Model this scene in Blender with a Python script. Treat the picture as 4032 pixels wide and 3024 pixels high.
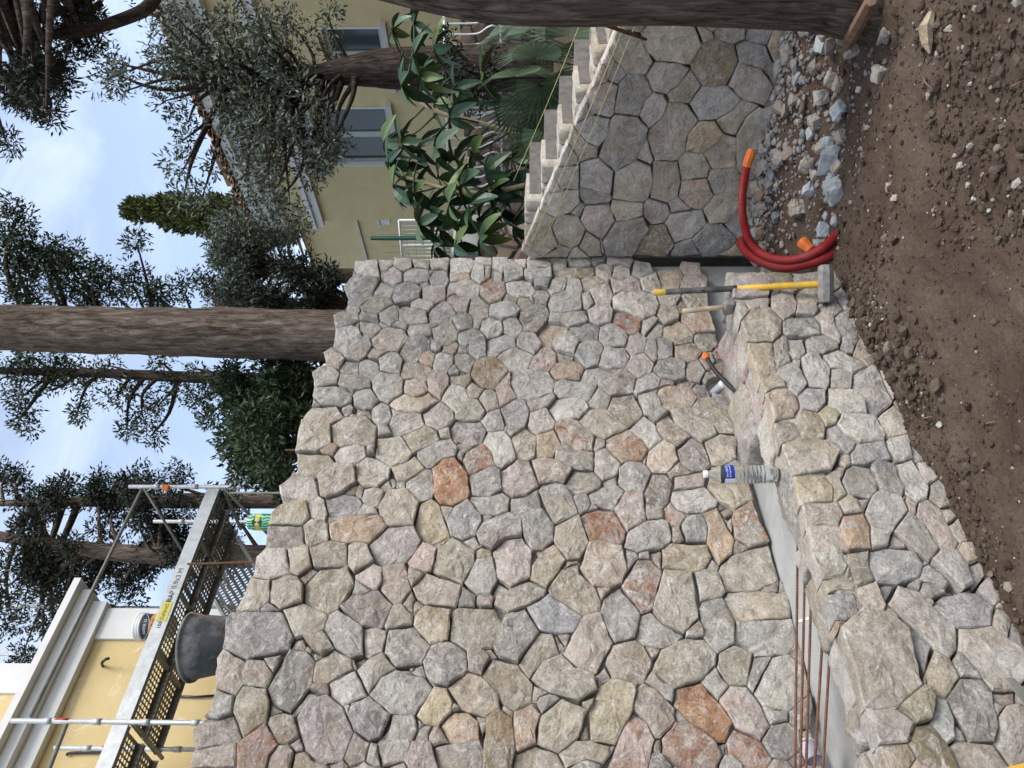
import bpy, bmesh, math, random
import numpy as np
from mathutils import Vector, Matrix, noise as mnoise

for o in list(bpy.data.objects):
    bpy.data.objects.remove(o)
R_ = math.radians
scene = bpy.context.scene
COL = scene.collection

# ------------------------------------------------------------------ camera
# The photograph lies on its side: picture left is up.  Picture pixels are
# those of the 4032 x 3024 photograph.
FPX = 3000.0
PITCH = math.atan(74.0 / FPX)
EYE = Vector((0.0, 0.0, 1.6))
RT = Vector((1, 0, 0))
FW = Vector((0, math.cos(PITCH), math.sin(PITCH)))
UP = Vector((0, -math.sin(PITCH), math.cos(PITCH)))
cam_d = bpy.data.cameras.new('camera')
cam_d.sensor_fit = 'HORIZONTAL'
cam_d.sensor_width = 36.0
cam_d.lens = 36.0 * FPX / 4032.0
cam_d.clip_start = 0.02
cam_d.clip_end = 3000.0
cam = bpy.data.objects.new('camera', cam_d)
COL.objects.link(cam)
m = Matrix.Identity(4)
for i in range(3):
    m[i][0] = -UP[i]
    m[i][1] = RT[i]
    m[i][2] = -FW[i]
    m[i][3] = EYE[i]
cam.matrix_world = m
scene.camera = cam

# ------------------------------------------------------------------ sky, sun, exposure
SUN_EL, SUN_AZ = 52.0, 118.0          # azimuth clockwise from the view direction (+Y)
world = bpy.data.worlds.new('World')
scene.world = world
world.use_nodes = True
wn, wl = world.node_tree.nodes, world.node_tree.links
wn.clear()
sky = wn.new('ShaderNodeTexSky')
sky.sky_type = 'NISHITA'
sky.sun_disc = False
sky.sun_elevation = R_(SUN_EL)
sky.sun_rotation = R_(SUN_AZ)
sky.air_density = 1.0
sky.dust_density = 1.6
sky.ozone_density = 1.0
tc = wn.new('ShaderNodeTexCoord')
mp = wn.new('ShaderNodeMapping')
mp.inputs['Scale'].default_value = (1.0, 1.6, 2.4)
mp.inputs['Rotation'].default_value = (0.5, 0.3, 0.9)
n1 = wn.new('ShaderNodeTexNoise')
n1.inputs['Scale'].default_value = 3.1
n1.inputs['Detail'].default_value = 9
n1.inputs['Roughness'].default_value = 0.62
n1.inputs['Distortion'].default_value = 0.6
cr = wn.new('ShaderNodeValToRGB')
cr.color_ramp.elements[0].position = 0.40
cr.color_ramp.elements[0].color = (0.16, 0.16, 0.16, 1)
cr.color_ramp.elements[1].position = 0.85
cr.color_ramp.elements[1].color = (0.5, 0.5, 0.5, 1)
mix = wn.new('ShaderNodeMixRGB')
mix.inputs['Color2'].default_value = (6.6, 7.1, 7.6, 1)
bg = wn.new('ShaderNodeBackground')
bg.inputs['Strength'].default_value = 0.12
out = wn.new('ShaderNodeOutputWorld')
wl.new(tc.outputs['Generated'], mp.inputs['Vector'])
wl.new(mp.outputs['Vector'], n1.inputs['Vector'])
wl.new(n1.outputs['Fac'], cr.inputs['Fac'])
wl.new(cr.outputs['Color'], mix.inputs['Fac'])
wl.new(sky.outputs['Color'], mix.inputs['Color1'])
wl.new(mix.outputs['Color'], bg.inputs['Color'])
wl.new(bg.outputs['Background'], out.inputs['Surface'])

sun_d = bpy.data.lights.new('sun', 'SUN')
sun_d.energy = 1.5
sun_d.angle = R_(28)
sun_d.color = (1.0, 0.96, 0.90)
sun = bpy.data.objects.new('sun', sun_d)
COL.objects.link(sun)
sdir = Vector((math.sin(R_(SUN_AZ)) * math.cos(R_(SUN_EL)), math.cos(R_(SUN_AZ)) * math.cos(R_(SUN_EL)), math.sin(R_(SUN_EL))))
sun.location = sdir * 40
sun.rotation_euler = sdir.to_track_quat('Z', 'Y').to_euler()

vs = scene.view_settings
vs.view_transform = 'Standard'
vs.look = 'None'
vs.gamma = 1.0
vs.use_curve_mapping = False
vs.exposure = 1.12
try:
    scene.cycles.use_denoising = True
    scene.cycles.max_bounces = 8
    scene.cycles.transparent_max_bounces = 12
    scene.cycles.caustics_reflective = False
    scene.cycles.caustics_refractive = False
except Exception:
    pass

# ------------------------------------------------------------------ pixel -> place
def ray(px, py):
    return FW + RT * ((3024 - py - 1512) / FPX) + UP * ((2016 - px) / FPX)

def at(px, py, D):
    r = ray(px, py)
    return EYE + r * (D / r.y)

def on_plane(px, py, n, c):
    r = ray(px, py)
    return EYE + r * ((c - n.dot(EYE)) / n.dot(r))

def on_z(px, py, z):
    r = ray(px, py)
    return EYE + r * ((z - EYE.z) / r.z)

# the long wall runs along DW, its face looks along NW; camera distance = ND
AW = math.atan(2762 / FPX)
DW = Vector((math.sin(AW), math.cos(AW), 0))
NW = Vector((math.cos(AW), -math.sin(AW), 0))
ND_MAIN, ND_BACK, ND_FRONT = 3.05, 2.64, 2.40
S_END = 4.62                           # along DW, where the cross wall stands
ZV = Vector((0, 0, 1))

def wpt(s, nd, z):                     # point from along-wall, distance, height
    return DW * s - NW * nd + ZV * z

# ------------------------------------------------------------------ objects
def tag(o, label=None, cat=None, group=None, kind=None):
    if label: o['label'] = label
    if cat: o['category'] = cat
    if group: o['group'] = group
    if kind: o['kind'] = kind
    return o

def empty(name, loc, label=None, cat=None, group=None, rotz=0.0):
    o = bpy.data.objects.new(name, None)
    o.empty_display_size = 0.1
    COL.objects.link(o)
    o.location = loc
    o.rotation_euler = (0, 0, rotz)
    return tag(o, label, cat, group)

def link(name, me, mat=None, parent=None, loc=None, smooth=None):
    o = bpy.data.objects.new(name, me)
    COL.objects.link(o)
    if mat is not None and not me.materials:
        me.materials.append(mat)
    if loc is not None:
        o.location = loc
    if parent is not None:
        o.parent = parent
    if smooth is not None and len(me.polygons):
        me.polygons.foreach_set('use_smooth', [smooth] * len(me.polygons))
    return o

def copy_tree(o, parent=None):
    c = o.copy()
    COL.objects.link(c)
    c.parent = parent
    for ch in list(o.children):
        copy_tree(ch, c)
    return c

class MB:
    """collects vertices and faces of one mesh"""
    def __init__(s):
        s.v, s.f = [], []
    def add(s, vs_, fs_):
        b = len(s.v)
        s.v.extend([tuple(p) for p in vs_])
        s.f.extend([tuple(i + b for i in f) for f in fs_])
        return s
    def box(s, c, sx, sy, sz, M=None):
        h = [(-1, -1, -1), (1, -1, -1), (1, 1, -1), (-1, 1, -1), (-1, -1, 1), (1, -1, 1), (1, 1, 1), (-1, 1, 1)]
        vs_ = [Vector((a * sx / 2, b * sy / 2, d * sz / 2)) for a, b, d in h]
        if M is not None:
            vs_ = [M @ p for p in vs_]
        c = Vector(c)
        s.add([p + c for p in vs_], [(0, 3, 2, 1), (4, 5, 6, 7), (0, 1, 5, 4), (1, 2, 6, 5), (2, 3, 7, 6), (3, 0, 4, 7)])
        return s
    def tube(s, pts, rad, sides=8, cap=True, twist=None):
        pts = [Vector(p) for p in pts]
        n = len(pts)
        if not hasattr(rad, '__len__'):
            rad = [rad] * n
        rings = []
        ref = None
        for i, p in enumerate(pts):
            t = (pts[min(i + 1, n - 1)] - pts[max(i - 1, 0)])
            if t.length < 1e-9: t = Vector((0, 0, 1))
            t.normalize()
            if ref is None:
                ref = t.orthogonal().normalized()
            else:
                ref = (ref - t * ref.dot(t))
                ref = ref.normalized() if ref.length > 1e-6 else t.orthogonal().normalized()
            b = t.cross(ref)
            rings.append([p + (ref * math.cos(2 * math.pi * k / sides) + b * math.sin(2 * math.pi * k / sides)) * rad[i] for k in range(sides)])
        vs_ = [q for r in rings for q in r]
        fs_ = []
        for i in range(n - 1):
            for k in range(sides):
                a, b2 = i * sides + k, i * sides + (k + 1) % sides
                fs_.append((a, b2, b2 + sides, a + sides))
        if cap:
            fs_.append(tuple(reversed(range(sides))))
            fs_.append(tuple((n - 1) * sides + k for k in range(sides)))
        return s.add(vs_, fs_)
    def lathe(s, prof, sides=24, c=(0, 0, 0), capb=True, capt=True):
        c = Vector(c)
        vs_ = [c + Vector((r * math.cos(2 * math.pi * k / sides), r * math.sin(2 * math.pi * k / sides), z)) for r, z in prof for k in range(sides)]
        fs_ = []
        for i in range(len(prof) - 1):
            for k in range(sides):
                a, b2 = i * sides + k, i * sides + (k + 1) % sides
                fs_.append((a, b2, b2 + sides, a + sides))
        if capb: fs_.append(tuple(reversed(range(sides))))
        if capt: fs_.append(tuple((len(prof) - 1) * sides + k for k in range(sides)))
        return s.add(vs_, fs_)
    def mesh(s, name):
        me = bpy.data.meshes.new(name)
        me.from_pydata(s.v, [], s.f)
        me.update()
        return me
    def build(s, name, mat=None, parent=None, smooth=False, loc=None):
        return link(name, s.mesh(name), mat, parent, loc, smooth)

def np_mesh(name, V, F):
    """fast mesh from numpy; F is (n,3) or (n,4)"""
    me = bpy.data.meshes.new(name)
    V = np.asarray(V, dtype=np.float32)
    F = np.asarray(F, dtype=np.int32)
    k = F.shape[1]
    me.vertices.add(len(V))
    me.vertices.foreach_set('co', V.ravel())
    me.loops.add(F.size)
    me.loops.foreach_set('vertex_index', F.ravel())
    me.polygons.add(len(F))
    me.polygons.foreach_set('loop_start', np.arange(0, F.size, k, dtype=np.int32))
    me.update(calc_edges=True)
    me.validate()
    return me

# ------------------------------------------------------------------ materials
def new_mat(name, rough=0.85, spec=0.3):
    mt = bpy.data.materials.new(name)
    mt.use_nodes = True
    nt = mt.node_tree
    b = nt.nodes['Principled BSDF']
    b.inputs['Roughness'].default_value = rough
    b.inputs['Specular IOR Level'].default_value = spec
    return mt, nt, b

def N(nt, kind, **kw):
    n = nt.nodes.new(kind)
    for k, v in kw.items():
        if k in n.inputs:
            n.inputs[k].default_value = v
        else:
            setattr(n, k, v)
    return n

def noise_n(nt, vec, scale, detail=6, rough=0.6, dist=0.0):
    n = N(nt, 'ShaderNodeTexNoise', Scale=scale, Detail=detail, Roughness=rough, Distortion=dist)
    if vec is not None: nt.links.new(vec, n.inputs['Vector'])
    return n.outputs['Fac']

def ramp(nt, fac, stops):
    r = N(nt, 'ShaderNodeValToRGB')
    e = r.color_ramp.elements
    while len(e) < len(stops): e.new(0.5)
    for el, (p, c) in zip(e, stops):
        el.position = p
        el.color = (c, c, c, 1) if not hasattr(c, '__len__') else (*c, 1)
    nt.links.new(fac, r.inputs['Fac'])
    return r.outputs['Color']

def mixc(nt, fac, a, b, mode='MIX'):
    n = N(nt, 'ShaderNodeMixRGB', blend_type=mode)
    for sock, v in (('Fac', fac), ('Color1', a), ('Color2', b)):
        if hasattr(v, 'is_linked') or hasattr(v, 'links'):
            nt.links.new(v, n.inputs[sock])
        elif hasattr(v, '__len__'):
            n.inputs[sock].default_value = (*v, 1) if len(v) == 3 else v
        else:
            n.inputs[sock].default_value = v
    return n.outputs['Color']

def mathn(nt, op, a, b=None):
    n = N(nt, 'ShaderNodeMath', operation=op)
    for i, v in enumerate((a, b)):
        if v is None: continue
        if hasattr(v, 'links'): nt.links.new(v, n.inputs[i])
        else: n.inputs[i].default_value = v
    return n.outputs[0]

def bump(nt, b, h, strength=0.5, dist=0.01, prev=None):
    n = N(nt, 'ShaderNodeBump', Strength=strength, Distance=dist)
    nt.links.new(h, n.inputs['Height'])
    if prev is not None: nt.links.new(prev, n.inputs['Normal'])
    if b is not None: nt.links.new(n.outputs['Normal'], b.inputs['Normal'])
    return n.outputs['Normal']

def coords(nt, rnd=False, scale=(1, 1, 1), space='Object'):
    t = N(nt, 'ShaderNodeTexCoord')
    v = t.outputs[space]
    if rnd:
        oi = N(nt, 'ShaderNodeObjectInfo')
        ml = N(nt, 'ShaderNodeVectorMath', operation='MULTIPLY_ADD')
        cx = N(nt, 'ShaderNodeCombineXYZ')
        for k in range(3): nt.links.new(oi.outputs['Random'], cx.inputs[k])
        nt.links.new(cx.outputs[0], ml.inputs[0])
        ml.inputs[1].default_value = (37.0, 91.0, 53.0)
        nt.links.new(v, ml.inputs[2])
        v = ml.outputs[0]
    if scale != (1, 1, 1):
        mpn = N(nt, 'ShaderNodeMapping')
        mpn.inputs['Scale'].default_value = scale
        nt.links.new(v, mpn.inputs['Vector'])
        v = mpn.outputs[0]
    return v

def simple_mat(name, col, rough=0.8, spec=0.3, var=0.25, scale=12.0, bmp=0.0, bscale=40.0, metal=0.0, dirt=None, rnd=True):
    mt, nt, b = new_mat(name, rough, spec)
    v = coords(nt, rnd)
    n = noise_n(nt, v, scale, 7, 0.65)
    lo = tuple(c * (1 - var) for c in col)
    hi = tuple(min(1, c * (1 + var)) for c in col)
    c = ramp(nt, n, [(0.3, lo), (0.7, hi)])
    if dirt is not None:
        d = ramp(nt, noise_n(nt, v, scale * 0.35, 8, 0.7), [(0.48, 0.0), (0.66, 1.0)])
        c = mixc(nt, d, c, dirt)
    nt.links.new(c, b.inputs['Base Color'])
    b.inputs['Metallic'].default_value = metal
    if bmp:
        bump(nt, b, noise_n(nt, v, bscale, 6, 0.7), bmp, 0.01)
    return mt

def stone_material(name, island=False):
    mt, nt, b = new_mat(name, 0.92, 0.15)
    if island:
        g = N(nt, 'ShaderNodeNewGeometry')
        v = coords(nt)
        rr = g.outputs['Random Per Island']
        base = ramp(nt, rr, [(0.0, (0.36, 0.34, 0.31)), (0.25, (0.46, 0.42, 0.37)), (0.5, (0.36, 0.31, 0.25)), (0.75, (0.42, 0.34, 0.28)), (1.0, (0.30, 0.28, 0.27))])
        rust = None
    else:
        oi = N(nt, 'ShaderNodeObjectInfo')
        v = coords(nt, True)
        base = oi.outputs['Color']
        rust = oi.outputs['Alpha']
    # broad lighter and darker areas, pale calcite, fine grain
    c = mixc(nt, 0.75, base, ramp(nt, noise_n(nt, v, 6.0, 9, 0.7, 0.5), [(0.3, 0.56), (0.5, 1.0), (0.72, 1.34)]), 'MULTIPLY')
    pale = ramp(nt, noise_n(nt, v, 15.0, 12, 0.82, 1.2), [(0.49, 0.0), (0.60, 0.85)])
    c = mixc(nt, pale, c, (0.70, 0.66, 0.61))
    dk = ramp(nt, noise_n(nt, v, 21.0, 12, 0.8, 0.9), [(0.34, 0.65), (0.47, 0.0)])
    c = mixc(nt, dk, c, (0.17, 0.145, 0.12))
    warm = ramp(nt, noise_n(nt, v, 4.3, 5, 0.6, 0.3), [(0.50, 0.0), (0.72, 0.55)])
    c = mixc(nt, warm, c, (0.40, 0.30, 0.19))
    if rust is not None:
        rn = noise_n(nt, v, 7.0, 8, 0.75, 1.0)
        th = mathn(nt, 'SUBTRACT', 1.0, rust)
        th = mathn(nt, 'MULTIPLY_ADD', th, 0.24)
        th.node.inputs[2].default_value = 0.43
        df = mathn(nt, 'SUBTRACT', rn, th)
        k = N(nt, 'ShaderNodeMath', operation='MULTIPLY', use_clamp=True)
        nt.links.new(df, k.inputs[0])
        k.inputs[1].default_value = 9.0
        k2 = mathn(nt, 'MULTIPLY', k.outputs[0], mathn(nt, 'MINIMUM', mathn(nt, 'MULTIPLY', rust, 2.0), 0.85))
        rc = ramp(nt, noise_n(nt, v, 23.0, 4), [(0.35, (0.30, 0.10, 0.06)), (0.65, (0.46, 0.27, 0.15))])
        c = mixc(nt, k2, c, rc)
    vo = N(nt, 'ShaderNodeTexVoronoi', Scale=9.0, feature='DISTANCE_TO_EDGE')
    wv = mixc(nt, 0.12, v, N(nt, 'ShaderNodeTexNoise', Scale=8.0).outputs['Color'], 'ADD')
    nt.links.new(wv, vo.inputs['Vector'])
    vein = ramp(nt, vo.outputs['Distance'], [(0.0, 0.55), (0.018, 0.0)])
    vm = ramp(nt, noise_n(nt, v, 3.1, 2), [(0.52, 0.0), (0.6, 1.0)])
    c = mixc(nt, mathn(nt, 'MULTIPLY', vein, vm), c, (0.68, 0.64, 0.6))
    grain = noise_n(nt, v, 95.0, 5, 0.85)
    c = mixc(nt, 0.55, c, ramp(nt, grain, [(0.3, 0.45), (0.7, 1.55)]), 'MULTIPLY')
    nt.links.new(c, b.inputs['Base Color'])
    nb = bump(nt, None, noise_n(nt, v, 16.0, 12, 0.72, 0.4), 0.9, 0.045)
    bump(nt, b, noise_n(nt, v, 75.0, 6, 0.75), 0.55, 0.012, nb)
    return mt

MAT = {}
MAT['stone'] = stone_material('stone')
MAT['chips'] = stone_material('stone_chips', True)
MAT['mortar'] = simple_mat('wall_core', (0.17, 0.155, 0.14), 0.95, 0.1, 0.35, 14, 0.6, 60)
MAT['concrete'] = simple_mat('concrete', (0.36, 0.365, 0.35), 0.9, 0.2, 0.16, 5, 0.25, 45, dirt=(0.27, 0.26, 0.235))

STONE_COL = {
    'g': (0.37, 0.345, 0.31), 'w': (0.50, 0.46, 0.405), 't': (0.41, 0.36, 0.285), 'p': (0.47, 0.395, 0.345),
    'o': (0.45, 0.34, 0.245), 'y': (0.48, 0.405, 0.285), 'v': (0.35, 0.315, 0.295), 'd': (0.28, 0.26, 0.23),
    'b': (0.38, 0.375, 0.365), 'c': (0.41, 0.35, 0.29), 'r': (0.42, 0.33, 0.29), 'R': (0.40, 0.32, 0.28),
    'O': (0.45, 0.27, 0.16), 'z': (0.47, 0.39, 0.30), 'h': (0.31, 0.25, 0.17)}
STONE_RUST = {'c': 0.45, 'r': 0.6, 'R': 0.9, 'O': 0.85, 'o': 0.28, 'p': 0.14, 'h': 0.5, 'z': 0.12}

# ------------------------------------------------------------------ stones, read off the photograph
# "x y r colour" or "x1 y1 x2 y2 r colour" in tile pixels; tile = origin x, origin y, scale
T7 = 700 / 952
MAIN_TILES = [
 (1200, 1000, T7, """345 75 55 w;428 52 33 w;510 55 545 55 27 w;605 48 650 48 24 t;700 53 752 53 27 t;805 62 860 62 38 w;440 80 18 w;475 120 45 w;
570 118 625 112 42 g;718 130 48 g;808 122 855 122 24 o;935 100 45 w;255 160 345 150 40 g;410 192 450 192 34 g;520 215 575 205 52 g;660 222 720 215 38 p;815 182 890 180 38 w;640 165 18 g;
265 240 325 232 34 g;345 280 420 268 42 t;600 268 650 275 30 w;715 335 755 305 52 p;800 250 855 275 34 p;930 290 55 t;785 215 16 t;255 303 35 w;190 360 250 352 36 g;325 340 370 340 26 g;452 328 52 g;545 335 625 335 42 p;540 278 14 o;
205 465 250 445 62 w;265 385 20 g;325 395 375 415 40 g;425 380 14 w;420 465 490 450 62 c;495 388 530 390 20 o;580 405 645 405 30 p;750 422 68 g;850 365 50 g;860 450 915 440 36 g;928 375 28 w;245 525 315 490 45 g;125 545 185 580 36 p;
375 535 430 530 24 t;575 520 620 480 55 g;705 485 32 p;755 505 795 485 24 p;845 505 24 p;925 500 48 g;655 550 45 o;670 445 14 p;235 612 52 g;350 615 55 g;455 590 65 g;570 620 635 625 45 p;742 575 55 w;850 575 50 g;800 620 28 g;715 665 720 715 52 r;
90 675 150 655 45 g;215 680 305 695 40 g;445 705 78 g;595 715 58 p;805 672 855 675 24 t;105 760 200 755 52 g;322 780 62 g;510 800 670 790 40 z;805 760 68 w;915 730 45 t;65 800 20 g;230 830 26 g;280 845 345 845 16 t;60 870 150 865 52 t;410 860 55 w;720 868 80 v;850 845 915 820 48 t;490 848 530 855 16 t"""),
 (1900, 1000, T7, """5 42 28 42 24 w;92 45 42 w;170 30 212 33 24 w;270 40 338 40 36 w;413 42 42 w;490 32 540 32 34 w;595 12 645 12 16 t;705 30 755 30 40 p;15 100 34 w;68 106 32 w;165 95 50 w;260 105 335 103 28 b;420 95 565 90 28 t;655 85 42 w;740 90 45 w;858 80 52 w;
58 200 62 c;180 182 235 180 45 w;300 155 335 155 22 g;390 185 420 150 36 g;488 168 45 w;555 148 610 148 30 t;638 210 58 w;735 175 810 178 45 p;893 158 48 w;315 222 48 g;130 240 170 240 16 p;228 258 38 t;563 240 34 w;415 262 480 250 60 w;760 255 870 285 62 w;
80 300 150 302 42 w;250 335 305 310 48 g;390 342 520 342 34 w;630 320 60 p;755 345 805 380 52 R;25 390 70 390 42 w;158 388 50 w;255 405 305 400 26 t;330 430 410 410 42 o;515 415 590 425 45 d;670 435 740 445 52 w;905 395 48 w;65 500 130 475 45 g;250 480 62 w;450 478 62 w;575 540 72 g;
665 570 735 545 52 w;822 482 62 p;918 510 58 g;140 560 220 555 55 w;300 590 350 560 52 r;430 553 36 t;845 595 66 p;20 645 60 640 75 h;115 680 120 760 42 r;215 685 315 700 72 w;415 630 500 630 40 o;560 660 650 635 34 w;430 720 560 745 46 w;680 690 770 690 55 c;840 705 920 675 36 g;
30 775 55 t;295 795 350 775 32 t;625 785 55 w;890 795 58 w;768 832 92 t;415 830 510 820 55 w;172 855 68 v;325 888 62 w"""),
 (2500, 1000, 600 / 952, """205 140 255 138 50 o;330 85 385 90 38 p;320 165 415 160 28 p;222 275 55 t;205 375 58 t;350 285 400 270 50 t;290 320 30 p;112 468 60 w;230 475 310 480 50 z;350 425 450 430 52 o;165 590 72 g;285 550 335 540 24 t;438 545 65 t;300 615 355 610 52 o;460 670 45 p;
180 725 275 735 58 g;370 740 62 w;285 810 330 808 22 g;175 805 225 808 20 p;385 845 440 860 38 t;455 775 25 t;210 880 330 885 62 o"""),
 (1000, 1600, T7, """280 170 370 155 68 t;480 140 580 125 78 t;775 100 855 85 50 w;560 30 610 32 20 t;697 130 30 t;715 235 775 240 72 t;480 255 550 240 45 w;635 225 32 w;385 222 435 222 22 t;265 305 370 300 55 t;635 350 88 w;795 350 860 315 48 t;400 420 480 370 68 c;190 420 290 435 62 p;
640 485 58 g;790 420 28 p;735 405 18 g;665 417 710 415 16 t;155 505 215 510 18 t;140 590 245 565 58 t;340 530 350 575 42 w;435 530 520 530 60 v;525 445 24 g;560 460 16 g;775 540 108 t;575 565 620 568 32 g;410 588 440 588 15 w;130 700 205 690 62 d;335 675 65 t;470 660 640 655 62 o;
710 750 800 725 85 v;65 855 145 835 68 w;235 825 72 t;370 805 440 790 72 t;555 780 570 820 52 t;285 908 335 903 24 R;370 1000 430 950 105 t;620 910 60 p;765 900 765 985 62 p;140 990 190 985 72 t;-20 1030 40 985 65 t"""),
 (1600, 1600, T7, """40 185 120 165 62 t;190 140 222 140 32 b;290 130 360 140 62 v;475 75 60 v;570 120 24 z;115 260 220 230 58 g;280 212 325 215 20 p;285 248 22 g;485 190 515 245 72 w;628 205 72 t;750 215 770 180 58 o;370 290 415 265 68 c;230 350 245 450 85 O;60 430 100 410 68 g;422 405 88 g;605 385 98 p;
720 340 830 345 60 c;120 580 150 660 68 y;225 560 40 g;400 520 505 520 48 w;600 535 690 510 52 g;790 480 830 550 78 g;310 612 92 g;450 680 560 640 75 v;690 620 715 700 72 d;432 605 18 o;350 715 30 g;160 730 190 730 20 w;80 820 115 785 58 r;255 828 115 t;570 780 575 870 100 p;790 800 730 895 70 z;
400 930 430 880 72 g;885 840 32 t;415 795 24 w;705 785 735 770 18 g;120 980 210 1000 75 p"""),
 (2200, 1600, T7, """180 80 290 110 68 t;450 120 480 180 65 w;575 105 650 165 48 c;660 60 800 125 58 t;780 10 880 90 60 t;50 130 130 180 68 c;320 205 420 215 72 o;220 200 34 g;552 270 82 z;705 240 730 290 65 v;872 228 85 z;30 250 150 290 55 g;250 280 250 340 58 w;90 390 175 405 60 d;620 345 690 340 24 z;
405 380 88 g;268 390 38 t;545 410 535 490 58 d;660 420 750 400 38 p;860 410 950 490 68 y;660 510 790 490 60 w;130 512 46 t;210 480 310 480 52 v;380 530 390 610 70 p;180 535 18 p;515 565 42 r;605 550 640 600 42 r;200 630 290 655 80 R;70 680 60 740 85 t;430 700 540 680 72 g;732 655 78 g;
840 600 880 790 55 o;905 570 36 w;240 840 125 z;395 820 36 v;460 812 26 o;620 800 750 800 68 y;460 880 430 1010 72 R;75 855 36 t;800 960 85 w;825 845 30 w"""),
 (2700, 1700, 600 / 952, """380 540 420 640 95 c;260 500 38 w;290 555 20 p;340 880 480 830 130 t;350 755 24 w"""),
 (2500, 2300, T7, """235 20 225 160 108 t;540 110 770 115 68 z;610 270 800 275 85 g;430 150 455 280 78 d;80 245 180 260 75 g;95 345 30 o;305 255 345 245 24 w;210 440 320 395 112 t;550 445 108 t;785 530 150 w;125 520 155 560 45 g;420 495 460 545 48 g;300 590 450 770 82 O;545 610 630 740 78 p;690 480 22 t;
70 630 130 740 85 p;730 680 780 705 28 g;800 840 95 v;250 850 350 920 110 R;560 840 660 950 72 R;140 850 32 g;265 720 24 p;470 860 28 p"""),
 (1900, 2300, T7, """130 100 270 40 55 t;440 0 560 90 82 t;720 120 750 210 90 g;640 55 28 g;150 310 200 220 100 v;320 150 470 185 85 b;590 250 550 390 105 p;340 320 280 420 62 t;370 470 520 540 98 t;650 495 50 t;785 420 120 c;90 480 180 590 92 t;415 295 26 w;450 268 490 250 18 p;720 600 650 770 105 y;
325 630 380 635 36 w;280 615 320 585 18 o;525 632 565 628 26 w;390 790 460 720 110 t;230 690 215 820 68 o;90 740 90 930 75 h;480 890 620 870 62 t;565 785 24 o;830 790 790 950 100 r;260 950 330 960 85 t;120 640 145 680 18 t;700 865 20 o"""),
 (1300, 2300, T7, """742 78 42 g;140 140 265 130 75 v;365 175 62 t;60 230 120 320 85 g;222 308 80 w;405 335 118 g;555 205 98 y;750 225 840 225 112 t;425 80 425 115 18 w;465 115 24 w;620 430 118 g;798 415 66 w;850 345 880 370 24 w;220 500 280 440 72 t;160 400 32 w;70 560 110 550 82 w;330 570 440 590 110 w;
470 470 32 p;390 440 425 465 12 o;530 670 590 630 78 y;730 570 830 610 100 z;180 690 240 740 85 v;700 760 102 o;400 740 330 890 75 g;130 885 72 p;480 740 28 t;515 775 480 825 30 t;540 790 600 850 26 t;480 900 480 960 70 R;610 905 770 905 55 v;235 910 40 w;800 710 825 745 28 p;670 640 20 w"""),
 (700, 2300, T7, """370 270 500 265 120 v;640 200 720 180 78 t;480 130 24 w;650 330 35 p;695 345 18 p;730 290 780 330 52 R;285 440 275 520 68 p;418 485 78 c;640 440 590 580 98 d;780 470 870 420 68 t;750 380 20 p;240 620 220 680 50 t;400 620 380 740 85 t;730 580 790 570 36 w;140 810 270 770 78 v;565 765 85 t;
770 720 800 830 135 v;535 675 26 w;650 640 730 615 15 t;450 830 390 930 85 R;645 870 30 w;150 930 280 920 62 p;530 940 580 920 48 t;660 935 50 w;905 665 26 w"""),
]
T8 = 800 / 952
LOW_TILES = [
 (2900, 1050, T8, """30 90 110 90 55 p;135 38 210 38 20 g;175 100 235 100 22 g;275 60 350 60 38 p;220 180 62 p;338 135 52 t;60 172 140 172 20 p;305 203 360 203 26 p;122 278 85 t;275 280 365 275 42 g;400 235 460 320 34 p;405 185 22 g;365 360 440 358 36 g;283 372 46 w;215 380 220 435 34 t;115 400 125 480 58 y;450 410 560 465 38 w;
365 450 375 515 62 w;250 490 290 545 48 w;497 525 55 w;285 445 24 p;120 550 205 548 22 t;600 540 660 630 62 w;208 645 75 z;358 618 62 v;465 620 570 655 48 w;430 690 48 y;340 715 370 780 48 z;240 775 62 t;735 725 65 w;540 735 640 775 62 w;460 785 520 840 42 b;755 850 58 w;260 890 410 880 78 t;510 900 34 y;590 885 670 875 58 b"""),
 (3000, 1800, T8, """190 140 290 150 58 y;465 105 85 g;335 110 365 160 34 t;540 30 640 130 50 v;670 70 740 160 52 w;412 225 48 t;470 200 26 w;590 250 92 g;240 265 330 275 58 t;780 240 850 400 55 p;700 185 725 230 18 p;420 310 450 390 58 o;680 320 790 430 58 w;300 390 320 490 88 t;555 382 44 w;450 470 480 560 52 t;580 500 680 500 85 b;
625 405 660 412 16 p;850 480 920 560 60 w;790 545 860 600 55 g;770 485 24 p;720 585 28 v;790 635 850 635 16 g;320 570 400 600 42 t;385 690 80 g;500 630 530 710 58 z;595 620 34 g;605 740 28 t;405 490 410 540 16 g;355 795 395 780 14 o"""),
 (3200, 2300, 832 / 1094, """310 350 370 440 215 t;480 80 680 290 85 w;720 100 870 160 80 v;620 15 710 15 32 g;465 225 560 290 42 v;405 165 28 t;620 390 690 510 78 z;535 320 540 380 18 g;780 380 815 460 42 v;860 300 1000 440 110 w;800 590 860 730 108 g;1005 600 40 p;1040 700 1040 860 85 g;535 635 92 y;350 720 450 740 88 w;
665 650 710 780 52 b;785 770 36 b;570 800 670 920 78 h;435 895 90 y;780 860 950 920 75 w;980 660 24 t"""),
]
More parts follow.
